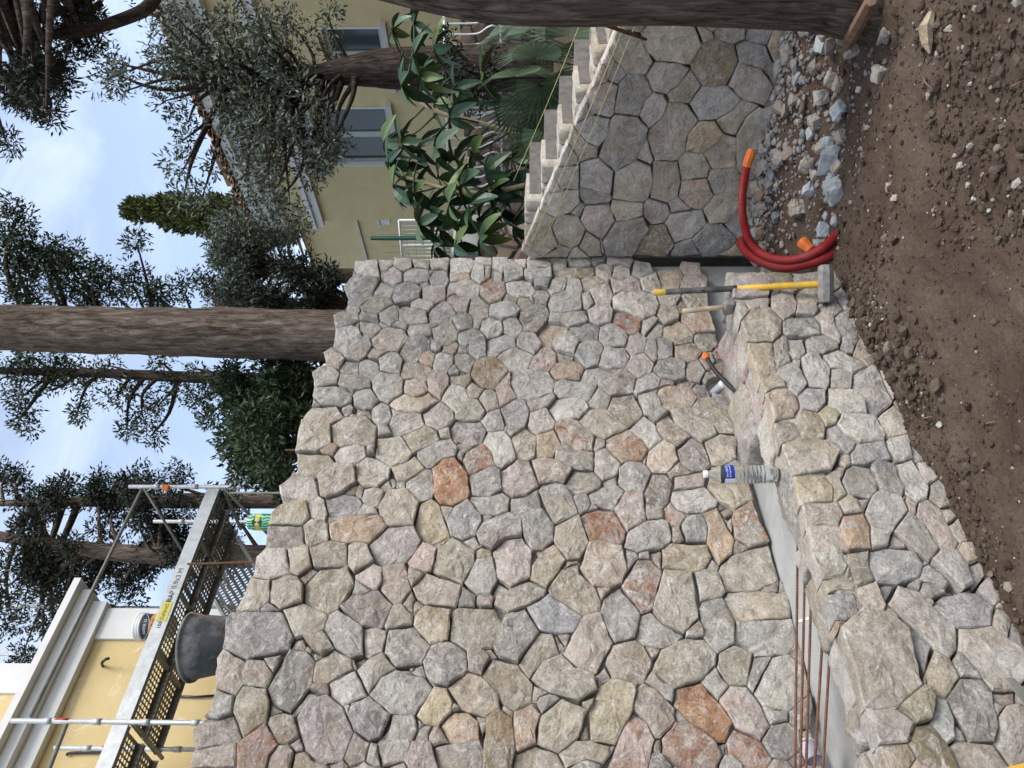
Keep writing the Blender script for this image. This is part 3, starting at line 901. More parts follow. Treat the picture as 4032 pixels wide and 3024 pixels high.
mt, nt, b = new_mat('clod', 0.98, 0.08)
g = N(nt, 'ShaderNodeNewGeometry')
c = ramp(nt, g.outputs['Random Per Island'], [(0.0, (0.075, 0.052, 0.038)), (0.55, (0.105, 0.077, 0.057)), (0.93, (0.15, 0.118, 0.09)), (0.955, (0.26, 0.22, 0.17)), (0.985, (0.48, 0.44, 0.38))])
v = coords(nt)
c = mixc(nt, 0.6, c, ramp(nt, noise_n(nt, v, 70, 6, 0.8), [(0.3, 0.55), (0.7, 1.4)]), 'MULTIPLY')
nt.links.new(c, b.inputs['Base Color'])
bump(nt, b, noise_n(nt, v, 60, 8, 0.8), 0.7, 0.02)
MAT['clod'] = mt
MAT['earth'] = simple_mat('far_ground', (0.085, 0.075, 0.05), 0.98, 0.05, 0.4, 1.5, 0.5, 8)

def axis(fine0, fine1, step, far0, far1):
    a = list(np.arange(fine0, fine1 + 1e-6, step))
    q, st = fine1, step
    while q < far1:
        st *= 1.35; q += st; a.append(q)
    q, st = fine0, step
    while q > far0:
        st *= 1.35; q -= st; a.insert(0, q)
    return a
xs = axis(-1.6, 2.7, 0.024, -60, 60)
ys = axis(2.2, 5.9, 0.024, -60, 6.0)
V = []
for y in ys:
    for x in xs:
        V.append((x, y, soil_z(x, y) if abs(x) < 4 and y > 0 else -0.06))
nx, ny = len(xs), len(ys)
ii = np.arange((ny - 1) * (nx - 1))
r_, c_ = ii // (nx - 1), ii % (nx - 1)
k0 = r_ * nx + c_
me = np_mesh('soil', V, np.stack([k0, k0 + 1, k0 + 1 + nx, k0 + nx], 1))
tag(link('soil', me, MAT['soil'], smooth=True), kind='structure')
# the wide ground, and the terraces held up by the walls
mb = MB()
mb.add([(-900, -900, -0.42), (900, -900, -0.42), (900, 900, -0.42), (-900, 900, -0.42)], [(0, 1, 2, 3)])
tag(mb.build('ground', MAT['earth']), kind='structure')
def terrace(name, poly, ztop, zbot=-0.4):
    mb = MB()
    n = len(poly)
    if not hasattr(ztop, '__len__'): ztop = [ztop] * n
    mb.add([(p[0], p[1], z) for p, z in zip(poly, ztop)] + [(p[0], p[1], zbot) for p in poly], [tuple(range(n)), tuple(reversed(range(n, 2 * n)))] + [(i, i + n, (i + 1) % n + n, (i + 1) % n) for i in range(n)])
    bm = bmesh.new()
    me = mb.mesh(name)
    bm.from_mesh(me); bmesh.ops.recalc_face_normals(bm, faces=bm.faces[:]); bm.to_mesh(me); bm.free()
    return tag(link(name, me, MAT['earth']), kind='structure')
q = [wpt(-7.0, ND_MAIN + 0.44, 0), wpt(S_END - 0.02, ND_MAIN + 0.44, 0), wpt(S_END + 0.6, 7.0, 0), wpt(S_END + 1.0, 30, 0), wpt(-20, 30, 0)]
terrace('upper_terrace_ground', [(p.x, p.y) for p in q], 2.60)
q = [cw(-0.45, 1.0, 0), cw(4.0, 1.0, 0), cw(9.0, 3.0, 0), cw(14, 26, 0), cw(-8.0, 26, 0), cw(-3.2, 3.2, 0)]
terrace('garden_ground', [(p.x, p.y) for p in q], [0.75, 0.6, 0.9, 2.4, 2.5, 1.4])

# ---- loose clods and stones (uncountable)
ICO = bmesh.new(); bmesh.ops.create_icosphere(ICO, subdivisions=1, radius=1.0)
ICO_V = np.array([tuple(v.co) for v in ICO.verts]); ICO_F = np.array([[v.index for v in f.verts] for f in ICO.faces]); ICO.free()
ICO2 = bmesh.new(); bmesh.ops.create_icosphere(ICO2, subdivisions=2, radius=1.0)
ICO2_V = np.array([tuple(v.co) for v in ICO2.verts]); ICO2_F = np.array([[v.index for v in f.verts] for f in ICO2.faces]); ICO2.free()
def pile(name, pts, sizes, mat, seed, jag=0.25, big=False, flat=(0.6, 1.0), smooth=True):
    rn = np.random.RandomState(seed)
    TV, TF = (ICO2_V, ICO2_F) if big else (ICO_V, ICO_F)
    n = len(pts)
    k = len(TV)
    V = np.repeat(TV[None], n, 0) * (1 + rn.uniform(-jag, jag, (n, k, 1)))
    V = V * np.stack([rn.uniform(0.75, 1.25, n), rn.uniform(0.75, 1.25, n), rn.uniform(*flat, n)], 1)[:, None, :]
    a = rn.uniform(0, 6.28, n)
    ca, sa = np.cos(a), np.sin(a)
    Rm = np.zeros((n, 3, 3)); Rm[:, 0, 0] = ca; Rm[:, 0, 1] = -sa; Rm[:, 1, 0] = sa; Rm[:, 1, 1] = ca; Rm[:, 2, 2] = 1
    t = rn.uniform(-0.7, 0.7, n); ct, st = np.cos(t), np.sin(t)
    Rt = np.zeros((n, 3, 3)); Rt[:, 0, 0] = 1; Rt[:, 1, 1] = ct; Rt[:, 1, 2] = -st; Rt[:, 2, 1] = st; Rt[:, 2, 2] = ct
    V = np.einsum('nij,nkj->nki', np.einsum('nij,njk->nik', Rt, Rm), V)
    V = V * np.asarray(sizes)[:, None, None] + np.asarray(pts)[:, None, :]
    F = (TF[None] + (np.arange(n) * k)[:, None, None]).reshape(-1, 3)
    o = link(name, np_mesh(name, V.reshape(-1, 3), F), mat, None, None, smooth)
    return o
rn = random.Random(21)
pts, szs = [], []
def try_clod(x, y, r, sink=0.35):
    p = Vector((x, y, 0))
    nd, s = -p.dot(NW), p.dot(DW)
    if nd > ND_FRONT - 0.01 and s < 3.5: return
    if nd > ND_MAIN or s > S_END: return
    pts.append((x, y, soil_z(x, y) + r * (1 - sink * 2)))
    szs.append(r)
for _ in range(7500):                                             # everywhere, small
    x, y = rn.uniform(-1.4, 2.3), rn.uniform(2.2, 4.4)
    r = min(0.022, 0.0030 * (1 - rn.random()) ** -0.45)
    try_clod(x, y, r)
for _ in range(1500):                                             # the clod ridge beside the low wall
    t = rn.random()
    x, y = 0.0 + 0.42 * t + rn.gauss(0, 0.09), 3.13 + 0.62 * t + rn.gauss(0, 0.09)
    try_clod(x, y, min(0.030, 0.006 * (1 - rn.random()) ** -0.40), 0.28)
for _ in range(900):                                              # along the foot of the low wall
    s, nd = rn.uniform(0.2, 3.4), ND_FRONT - abs(rn.gauss(0, 0.09)) - 0.012
    p = wpt(s, nd, 0)
    try_clod(p.x, p.y, min(0.018, 0.004 * (1 - rn.random()) ** -0.45), 0.3)
for _ in range(1500):                                             # coarse patch in the right foreground
    x, y = rn.uniform(0.5, 1.6), rn.uniform(2.2, 2.95)
    try_clod(x, y, min(0.017, 0.005 * (1 - rn.random()) ** -0.40), 0.3)
tag(pile('soil_clods', pts, szs, MAT['clod'], 3, 0.34, False, (0.5, 0.9), False), 'brown soil clods and pebbles scattered over the dug ground', 'soil', kind='stuff')

mt, nt, b = new_mat('rubble', 0.95, 0.12)
g = N(nt, 'ShaderNodeNewGeometry')
c = ramp(nt, g.outputs['Random Per Island'], [(0.0, (0.24, 0.21, 0.18)), (0.3, (0.33, 0.30, 0.26)), (0.5, (0.25, 0.25, 0.25)), (0.65, (0.33, 0.34, 0.34)), (0.85, (0.22, 0.15, 0.11)), (1.0, (0.42, 0.39, 0.34))])
v = coords(nt)
c = mixc(nt, 0.6, c, ramp(nt, noise_n(nt, v, 50, 8, 0.8), [(0.3, 0.5), (0.7, 1.4)]), 'MULTIPLY')
nt.links.new(c, b.inputs['Base Color'])
bump(nt, b, noise_n(nt, v, 50, 8, 0.8), 0.6, 0.02)
MAT['rubble'] = mt
pts, szs = [], []
for _ in range(1700):
    t = abs(rn.gauss(0, 0.20)) + 0.01
    nd = rn.uniform(1.1, 3.0)
    p = wpt(S_END - t, nd, 0)
    r = min(0.045, 0.008 * (1 - rn.random()) ** -0.45)
    pts.append((p.x, p.y, soil_z(p.x, p.y) + r * 0.35)); szs.append(r)
for _ in range(500):
    t = rn.uniform(0.2, 1.1)
    p = wpt(S_END - t, rn.uniform(1.2, 2.6), 0)
    r = min(0.016, 0.005 * (1 - rn.random()) ** -0.5)
    pts.append((p.x, p.y, soil_z(p.x, p.y) + r * 0.3)); szs.append(r)
tag(pile('rubble_chips', pts, szs, MAT['rubble'], 4, 0.33, False, (0.45, 0.9), False), 'small pale stone chips heaped at the foot of the shaded wall', 'rubble', kind='stuff')

def on_soil(px, py):
    z = 0.0
    for _ in range(6):
        p = on_z(px, py, z)
        z = soil_z(p.x, p.y, False)
    return on_z(px, py, z)
MAT['blue_stone'] = simple_mat('blue_grey_stone', (0.36, 0.385, 0.39), 0.95, 0.1, 0.25, 25, 0.5, 60)
BIG = [(1240, 590, 44, 'B'), (1090, 310, 34, 't'), (1190, 420, 36, 't'), (1230, 450, 34, 't'), (1140, 520, 38, 'g'), (1050, 490, 32, 't'), (1000, 720, 74, 'g'), (1110, 650, 40, 'v'), (1085, 712, 30, 'B'),
       (1245, 730, 36, 'z'), (1145, 780, 34, 'y'), (1190, 850, 58, 'B'), (920, 790, 40, 't'), (1080, 1010, 36, 'B'), (1215, 1020, 62, 'B'), (1160, 1225, 46, 'B'), (950, 1030, 42, 'g'), (1010, 1110, 44, 't'),
       (1450, 400, 46, 'w'), (1310, 250, 58, 'w'), (1165, 1150, 20, 'B'), (1055, 880, 34, 't'), (1250, 205, 26, 'g'), (1225, 890, 30, 'o'), (1150, 240, 44, 'B'), (1060, 255, 30, 'g'), (1085, 385, 40, 'g'),
       (1020, 385, 28, 't'), (1210, 1180, 22, 'B'), (1340, 480, 18, 'w'), (1140, 335, 30, 'v'), (1140, 1320, 42, 'B'), (1200, 960, 34, 'B'), (1180, 760, 34, 'B'), (930, 1120, 32, 't'), (985, 950, 34, 'g'),
       (1100, 930, 26, 't'), (1480, 190, 40, 'd'), (1500, 1000, 24, 't'), (1530, 1055, 22, 't'), (1875, 885, 18, 'w'), (1810, 1095, 18, 'w'), (1945, 1065, 17, 'w')]
desc = {'B': 'bluish grey', 't': 'tan', 'g': 'grey', 'v': 'violet grey', 'z': 'cream', 'y': 'ochre', 'w': 'whitish', 'o': 'reddish brown', 'd': 'dark brown'}
for k, (zx, zy, r, code) in enumerate(BIG):
    px, py = 2400 + zx * 0.7378, zy * 0.7378
    p = on_soil(px, py)
    rad = r * 0.7378 / FPX * p.y
    far = zx < 1300
    ob = rock('rubble_stone', (rad * rng.uniform(1.7, 2.3), rad * rng.uniform(1.5, 2.0), rad * rng.uniform(1.1, 1.6)), 300 + k, 4, 0.20, 0.30, None, p + ZV * rad * 0.28, (rng.uniform(-.4, .4), rng.uniform(-.4, .4), rng.uniform(0, 6)), MAT['blue_stone'] if code == 'B' else None, smooth=False)
    put_color(ob, 't' if code == 'B' else code, rng)
    tag(ob, '%s broken stone %s' % (desc[code], 'lying in the rubble at the foot of the shaded wall' if far else 'lying loose on the brown soil'), 'stone', 'loose stones in the rubble' if far else 'loose stones on the soil')

# ------------------------------------------------------------------ tools, pipes, bottle
def smooth_path(pts, n=8):
    """Catmull-Rom through pts"""
    P = [Vector(p) for p in pts]
    P = [P[0] * 2 - P[1]] + P + [P[-1] * 2 - P[-2]]
    out_ = []
    for i in range(1, len(P) - 2):
        for k in range(n):
            t = k / n
            a, b_, c_, d = P[i - 1], P[i], P[i + 1], P[i + 2]
            out_.append(0.5 * ((2 * b_) + (c_ - a) * t + (2 * a - 5 * b_ + 4 * c_ - d) * t * t + (3 * b_ - a - 3 * c_ + d) * t ** 3))
    out_.append(P[-2])
    return out_
def plain(name, col, rough=0.5, spec=0.4, **k):
    MAT[name] = simple_mat(name, col, rough, spec, **k)
    return MAT[name]
plain('yellow', (0.72, 0.42, 0.03), 0.5, var=0.18, scale=25, dirt=(0.45, 0.33, 0.14))
plain('rubber', (0.05, 0.05, 0.048), 0.75, var=0.4, scale=30, dirt=(0.16, 0.15, 0.13), bmp=0.4, bscale=200)
plain('old_steel', (0.23, 0.215, 0.20), 0.7, var=0.3, scale=30, metal=0.2, dirt=(0.36, 0.33, 0.29), bmp=0.5, bscale=80)
plain('ash_wood', (0.46, 0.36, 0.22), 0.75, var=0.2, scale=30, dirt=(0.34, 0.28, 0.2))
plain('black_pipe', (0.018, 0.018, 0.018), 0.35, 0.5, var=0.3)
plain('orange_tape', (0.72, 0.17, 0.03), 0.55, var=0.2, scale=40, bmp=0.7, bscale=90)
plain('red_conduit', (0.30, 0.022, 0.022), 0.42, 0.4, var=0.2, scale=14, dirt=(0.24, 0.06, 0.045))
plain('grey_pvc', (0.42, 0.42, 0.44), 0.4, var=0.1)
plain('rust', (0.12, 0.055, 0.032), 0.85, var=0.4, scale=60, bmp=0.5, bscale=150, dirt=(0.20, 0.09, 0.05))
plain('string', (0.62, 0.55, 0.24), 0.8, var=0.1)
plain('pink', (0.75, 0.25, 0.33), 0.7, var=0.1)
plain('white_plastic', (0.75, 0.74, 0.70), 0.45, var=0.08)
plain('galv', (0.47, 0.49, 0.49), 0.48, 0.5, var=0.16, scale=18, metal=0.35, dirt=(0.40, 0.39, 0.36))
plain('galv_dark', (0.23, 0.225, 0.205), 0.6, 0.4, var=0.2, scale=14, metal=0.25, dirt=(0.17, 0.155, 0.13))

# sledgehammer against the end of the low wall
h0 = on_plane(3250, 1118, NW, -(ND_FRONT - 0.085))
h1 = on_plane(2572, 1152, NW, -(ND_FRONT + 0.07))
ax = (h1 - h0).normalized()
sl = empty('sledgehammer', (h0.x, h0.y, h0.z - 0.055), 'sledgehammer with yellow handle leaning on the end of the knee-high stone wall', 'sledgehammer')
o0 = sl.location.copy()
hz = Vector((0.97, -0.1, -0.22)).normalized()
hz = (hz - ax * hz.dot(ax)).normalized(); hy = ax.cross(hz)
mb = MB()
prof = [(-0.098, 0.026), (-0.092, 0.036), (-0.055, 0.042), (0.055, 0.042), (0.092, 0.036), (0.098, 0.026)]
ring = lambda r: [(r * math.cos(math.pi / 8 + k * math.pi / 4), r * math.sin(math.pi / 8 + k * math.pi / 4)) for k in range(8)]
vs_ = [h0 - o0 + hz * x + ax * a + hy * b_ for x, r in prof for a, b_ in ring(r)]
fs_ = [(i * 8 + k, i * 8 + (k + 1) % 8, (i + 1) * 8 + (k + 1) % 8, (i + 1) * 8 + k) for i in range(5) for k in range(8)] + [tuple(reversed(range(8))), tuple(range(40, 48))]
mb.add(vs_, fs_)
mb.build('hammer_head', MAT['old_steel'], sl)
L = (h1 - h0).length
q = lambda t: h0 - o0 + ax * (L * t)
MB().tube([q(0.0), q(0.06), q(0.3), q(0.52)], [0.019, 0.019, 0.0165, 0.0145], 14).build('handle', MAT['yellow'], sl, True)
g = MB().tube([q(0.50), q(0.54), q(0.7), q(0.92)], [0.0165, 0.016, 0.016, 0.0165], 14).build('grip', MAT['rubber'], sl, True)
MB().tube([q(0.92), q(0.925), q(0.995), q(1.0)], [0.0165, 0.0185, 0.0185, 0.016], 14).build('end_cap', MAT['yellow'], sl, True)

# club hammer standing on its head
h0 = on_z(2868, 1207, LOW_TOP + 0.035)
h1 = at(2686, 1226, h0.y + 0.02)
ch_ = empty('club_hammer', h0 - ZV * 0.03, 'small club hammer with pale wooden handle standing on the low wall', 'hammer')
o0 = ch_.location.copy()
ax = (h1 - h0).normalized()
mb = MB(); mb.box(h0 - o0, 0.046, 0.092, 0.046, Matrix((Vector((0.8, 0.5, 0)).normalized(), Vector((-0.5, 0.8, 0)).normalized(), ZV)).transposed())
o = mb.build('hammer_head', MAT['old_steel'], ch_)
bv = o.modifiers.new('bevel', 'BEVEL'); bv.width = 0.007; bv.segments = 2
MB().tube([h0 - o0, h0.lerp(h1, 0.3) - o0, h0.lerp(h1, 0.7) - o0, h1 - o0], [0.012, 0.0125, 0.0145, 0.0135], 12).build('handle', MAT['ash_wood'], ch_, True)

# black conduit end rising from the channel, orange tape on it
P = [wpt(2.05, 2.72, CH_Z + 0.015), on_plane(2948, 1580, NW, -2.74), on_plane(2905, 1548, NW, -2.78), on_plane(2855, 1502, NW, -2.80), on_plane(2812, 1455, NW, -2.81), on_plane(2786, 1414, NW, -2.81), on_plane(2776, 1398, NW, -2.81)]
co = empty('black_conduit', P[0], 'black conduit end curving up from the concrete channel, sealed with orange tape', 'conduit')
sp_ = smooth_path(P, 8)
MB().tube([p - P[0] for p in sp_], 0.0125, 12).build('pipe', MAT['black_pipe'], co, True)
mb = MB().tube([sp_[-9] - P[0], sp_[-5] - P[0], sp_[-1] - P[0], sp_[-1] - P[0] + (sp_[-1] - sp_[-5]).normalized() * 0.012], [0.017, 0.022, 0.0185, 0.012], 9)
mb.build('tape', MAT['orange_tape'], co)
# grey drain pipe in the arch of the wall foot
c0 = on_plane(2828, 1532, NW, -(ND_MAIN - 0.0))
pv = empty('drain_pipe', c0, 'grey plastic drain pipe poking out of the arched gap in the wall foot', 'pipe')
dr = (NW * 0.8 - ZV * 0.5).normalized()
MB().tube([-dr * 0.10, dr * 0.07, dr * 0.085], [0.026, 0.026, 0.024], 18).build('pipe_body', MAT['grey_pvc'], pv, True)
MB().tube([dr * 0.03, dr * 0.055], [0.0285, 0.0285], 18).build('collar', MAT['white_plastic'], pv, True)
# pink line over the rough stones
P = [on_plane(2812, 1358, NW, -2.84), on_plane(2830, 1385, NW, -2.74), on_plane(2848, 1402, NW, -2.68), on_plane(2896, 1411, NW, -2.63), wpt(2.55, 2.50, LOW_TOP + 0.02)]
o = MB().tube([p - P[0] for p in smooth_path(P, 6)], 0.0016, 5).build('marking_string', MAT['pink'], None, True, P[0])
tag(o, 'short pink marking string lying over rough stones beside the club hammer', 'string')

# water bottle on the low wall
mt, nt, b = new_mat('clear_plastic', 0.06, 0.5)
b.inputs['Base Color'].default_value = (0.93, 0.97, 0.98, 1)
b.inputs['Transmission Weight'].default_value = 0.94
b.inputs['IOR'].default_value = 1.12
MAT['clear'] = mt
bb = on_z(3056, 1868, LOW_TOP + 0.012)
bt = empty('water_bottle', bb, 'clear ribbed plastic water bottle with blue label standing on the low wall', 'bottle')
top = at(2772, 1868, bb.y).z - bb.z
r0 = 72 / 2 / FPX * bb.y
k = top / 0.30
prof = [(r0 * 0.55, 0.004), (r0 * 0.85, 0.0), (r0 * 0.98, 0.008), (r0, 0.02)]
z = 0.024
while z < 0.168:
    prof += [(r0, z), (r0, z + 0.008), (r0 * 0.94, z + 0.012)]
    z += 0.0155
prof += [(r0, 0.176), (r0, 0.226), (r0 * 0.98, 0.232), (r0 * 0.78, 0.255), (r0 * 0.45, 0.276), (r0 * 0.33, 0.282), (r0 * 0.33, 0.288)]
MB().lathe([(r, z * k) for r, z in prof], 36).build('bottle_body', MAT['clear'], bt, True)
MB().lathe([(r0 * 0.40, 0.284 * k), (r0 * 0.42, 0.287 * k), (r0 * 0.42, 0.299 * k), (r0 * 0.38, 0.302 * k)], 24).build('cap', MAT['white_plastic'], bt, True)
plain('label_blue', (0.015, 0.035, 0.30), 0.4, var=0.15, scale=30)
plain('label_white', (0.72, 0.76, 0.80), 0.45, var=0.1, scale=60)
def band(r, z0, z1, a0, a1, n=20):
    mb = MB()
    v_ = [(r * math.cos(a0 + (a1 - a0) * i / n), r * math.sin(a0 + (a1 - a0) * i / n), z_) for i in range(n + 1) for z_ in (z0, z1)]
    return mb.add(v_, [(2 * i, 2 * i + 2, 2 * i + 3, 2 * i + 1) for i in range(n)])
ca = -math.pi / 2
lab = band(r0 * 1.006, 0.181 * k, 0.221 * k, ca - 0.35, ca + 4.4, 40).build('label', MAT['label_blue'], bt, True)
band(r0 * 1.012, 0.182 * k, 0.220 * k, ca - 1.15, ca - 0.36, 12).build('label_panel', MAT['label_white'], lab, True)
def text_obj(name, txt, size, mat, parent, M, extrude=0.0004, align='CENTER', bend=None):
    cu = bpy.data.curves.new(name, 'FONT')
    cu.body = txt; cu.size = size; cu.extrude = extrude
    cu.align_x = align; cu.align_y = 'CENTER'; cu.resolution_u = 2
    t = bpy.data.objects.new(name, cu)
    COL.objects.link(t)
    dg = bpy.context.evaluated_depsgraph_get()
    me = bpy.data.meshes.new_from_object(t.evaluated_get(dg))
    bpy.data.objects.remove(t)
    me.name = name
    if bend:                                        # wrap round a vertical cylinder of radius bend
        for v_ in me.vertices:
            a = ca + v_.co.x / bend
            r = bend + 0.0005 + v_.co.z
            v_.co = Vector((r * math.cos(a), r * math.sin(a), v_.co.y))
        me.transform(M)
    else:
        me.transform(M)
    me.materials.clear()
    return link(name, me, mat, parent)
text_obj('lettering', 'Ste CÉCILE', 0.0125, MAT['label_white'], lab, Matrix.Translation((0, 0, 0.212 * k)) @ Matrix.Rotation(0.55, 4, 'Z'), bend=r0 * 1.006)
text_obj('lettering', 'EAU DE SOURCE', 0.0085, MAT['label_white'], lab, Matrix.Translation((0, 0, 0.199 * k)) @ Matrix.Rotation(0.6, 4, 'Z'), bend=r0 * 1.006)

# reinforcing bars in the channel, near end raised
for k_, (px0, py0, px1, py1, d0) in enumerate([(3139, 2292, 3130, 3100, .0), (3166, 2385, 3150, 3100, .02), (3190, 2480, 3172, 3100, .04), (3232, 2622, 3203, 3100, .03), (3258, 2725, 3236, 3100, .05)]):
    a = on_plane(px0, py0, NW, -(ND_BACK + 0.05))
    b_ = on_plane(px1, py1, NW, -(ND_BACK + 0.17 - 0.015 * k_))
    u_ = (b_ - a).normalized()
    a = a - u_ * 0.25 - ZV * 0.0
    b_ = b_ + u_ * 0.7
    n_ = 240
    pts_ = [a + (b_ - a) * (i / n_) for i in range(n_ + 1)]
    o = MB().tube([p - a for p in pts_], [0.0062 if i % 2 else 0.0052 for i in range(n_ + 1)], 6).build('reinforcing_bar', MAT['rust'], None, False, a)
    tag(o, 'long rusty ribbed steel bar lying in the concrete channel behind the low wall', 'steel bar', 'steel bars lying in the channel')
c0 = on_plane(3195, 2965, NW, -(ND_BACK + 0.22))
pv = empty('drain_pipe', c0, 'short lilac grey pipe stub lying in the channel under the steel bars', 'pipe')
mb = MB()
dr = (DW * 0.85 + ZV * 0.1 - NW * 0.2).normalized()
mb.tube([-dr * 0.03, dr * 0.03], [0.032, 0.032], 18, cap=False).tube([dr * 0.03, -dr * 0.03], [0.028, 0.028], 18, cap=False)
plain('lilac', (0.42, 0.40, 0.46), 0.5, var=0.1)
mb.build('pipe_body', MAT['lilac'], pv, True)
tp = smooth_path([dr * 0.028 + Vector((0.030 * math.cos(t), 0, 0.030 * math.sin(t))) for t in np.linspace(0, 6.2, 9)], 3)
MB().tube(tp, 0.003, 5).build('pipe_lip', MAT['white_plastic'], pv, True)
c0 = on_z(3192, 2442, LOW_TOP - 0.02)
o = rock('plastic_shard', (0.012, 0.05, 0.006), 5, 3, 0.1, 0.1, None, c0 + ZV * 0.03, (0.9, 0.1, 0.9), MAT['white_plastic'])
tag(o, 'white plastic shard stuck on the inner edge of the low wall', 'plastic shard')

# yellow straight edge and trowel blade at the near end of the low wall
a, b_ = on_plane(3880, 3040, NW, -(ND_FRONT - 0.10)), on_plane(4075, 2985, NW, -(ND_FRONT - 0.10))
u_ = (b_ - a).normalized()
w_ = NW.cross(u_).normalized()
if w_.dot(DW) > 0: w_ = -w_
mb = MB(); mb.box((0, 0, 0), 1.2, 0.10, 0.024, Matrix((u_, w_, u_.cross(w_))).transposed())
le = empty('spirit_level', a + u_ * 0.25 + w_ * 0.056, 'yellow spirit level resting against the near end of the low wall', 'level')
mb.build('level_body', MAT['yellow'], le)
mb = MB(); mb.box(u_ * 0.592, 0.02, 0.102, 0.026, Matrix((u_, w_, u_.cross(w_))).transposed()); mb.build('end_cap', MAT['rubber'], le)
a, b_ = on_plane(3968, 2668, NW, -(ND_FRONT - 0.035)), on_plane(4070, 2790, NW, -(ND_FRONT - 0.10))
u_ = (b_ - a).normalized(); w_ = NW.cross(u_).normalized()
tr = empty('flat_chisel', a, 'dark flat steel chisel propped on the large stones near the yellow level', 'chisel')
mb = MB(); v8 = [w_ * -0.005, w_ * 0.02, u_ * 0.16 + w_ * 0.03, u_ * 0.16 - w_ * 0.02]
mb.add(v8 + [p - NW * 0.006 for p in v8], [(0, 1, 2, 3), (7, 6, 5, 4), (0, 4, 5, 1), (1, 5, 6, 2), (2, 6, 7, 3), (3, 7, 4, 0)])
mb.build('blade', MAT['galv_dark'], tr)
MB().tube([u_ * 0.155, u_ * 0.30], [0.011, 0.012], 10).build('shank', MAT['old_steel'], tr, True)

# red corrugated conduits in the corner
def corrugated(pts, r, pitch=0.0085, amp=0.09):
    sp_ = smooth_path(pts, 14)
    L = [0]
    for i in range(1, len(sp_)): L.append(L[-1] + (sp_[i] - sp_[i - 1]).length)
    n_ = int(L[-1] / (pitch / 2))
    out_, j = [], 0
    for i in range(n_ + 1):
        t = L[-1] * i / n_
        while j < len(L) - 2 and L[j + 1] < t: j += 1
        f = (t - L[j]) / max(1e-9, L[j + 1] - L[j])
        out_.append(sp_[j].lerp(sp_[j + 1], f))
    return out_, [r * (1 + (amp if i % 2 else -amp)) for i in range(n_ + 1)]
def cplane(px, py, t):                              # t metres in front of the cross wall
    return on_plane(px, py, NC, NC.dot(C0) + t)
runs = [([cplane(2958, 600, .22), cplane(2942, 650, .24), cplane(2928, 730, .26), cplane(2923, 800, .28), cplane(2928, 870, .32), cplane(2945, 935, .40), cplane(2985, 988, .52), cplane(3040, 1016, .66), cplane(3105, 1024, .80), cplane(3175, 1010, .93), cplane(3240, 975, 1.0), cplane(3290, 930, 1.0), cplane(3330, 890, 1.0)], 0.0245, 'upright red corrugated conduit with orange taped end against the shaded wall'),
        ([cplane(2918, 942, .30), cplane(2935, 985, .40), cplane(2985, 1022, .54), cplane(3045, 1046, .68), cplane(3110, 1050, .80), cplane(3180, 1036, .92), cplane(3240, 1018, 1.0), cplane(3300, 985, 1.02)], 0.029, 'thick open-ended red corrugated conduit in the wall corner'),
        ([cplane(3165, 958, .86), cplane(3200, 990, .92), cplane(3235, 1030, .97), cplane(3270, 1062, 1.0), cplane(3330, 1090, 1.0)], 0.025, 'short red corrugated conduit with orange taped mouth behind the sledgehammer')]
for k_, (P, r, lb) in enumerate(runs):
    e_ = empty('red_conduit', P[-1], lb, 'conduit', 'red conduits in the corner')
    cp, cr_ = corrugated(P, r)
    MB().tube([p - P[-1] for p in cp], cr_, 14).build('corrugated_pipe', MAT['red_conduit'], e_, False)
    if k_ != 1:
        n_ = 10 if k_ == 0 else 7
        d_ = (cp[0] - cp[6]).normalized()
        rr_ = random.Random(k_)
        pts_ = [cp[n_ * 2] - P[-1], cp[n_] - P[-1], cp[0] - P[-1], cp[0] + d_ * 0.02 - P[-1]]
        MB().tube(pts_, [r * 1.13, r * 1.2, r * (1.1 if k_ == 0 else 1.5), r * (0.9 if k_ == 0 else 1.3)], 9).build('tape', MAT['orange_tape'], e_)
e_ = empty('black_cable', cplane(3250, 985, .98), 'black cable end with orange tape sticking out of the red conduits', 'cable')
P = [cplane(3262, 1008, .93), cplane(3255, 985, .97), cplane(3275, 950, .99), cplane(3312, 895, 1.0)]
MB().tube([p - e_.location for p in smooth_path(P, 6)], 0.009, 10).build('cable_sheath', MAT['black_pipe'], e_, True)
P = [cplane(3240, 1036, .99), cplane(3252, 1020, .995), cplane(3262, 1004, .99), cplane(3270, 990, .99)]
MB().tube([p - e_.location for p in P], [0.012, 0.017, 0.016, 0.012], 8).build('tape', MAT['orange_tape'], e_)

# builder's lines
for (x0, y0, t0, x1, y1, t1, lb) in [(2078, 988, .03, 2470, 62, .06, 'yellow builders line stretched along the sloping stepped wall edge'), (2128, 988, .03, 2510, 62, .06, 'lower yellow builders line stretched across the shaded wall stones'), (2022, 712, -.9, 2285, 80, -.5, 'yellow builders line stretched in front of the fan palm')]:
    a, b_ = cplane(x0, y0, t0), cplane(x1, y1, t1)
    b_ = b_ + (b_ - a) * 0.25
    n_ = 14
    o = MB().tube([(b_ - a) * (i / n_) - ZV * 0.012 * math.sin(math.pi * i / n_) for i in range(n_ + 1)], 0.0019, 5).build('builders_line', MAT['string'], None, True, a)
    tag(o, lb, 'string', 'builders lines')
a, b_ = cplane(2445, 120, .25), cplane(2545, 156, .10)
tag(MB().tube([(b_ - a) * -1.0, (b_ - a) * 0.5, b_ - a], [0.012, 0.010, 0.007], 8).build('iron_rod', MAT['rust'], None, True, a), 'rusty iron rod poking out beside the near tree trunk', 'rod')

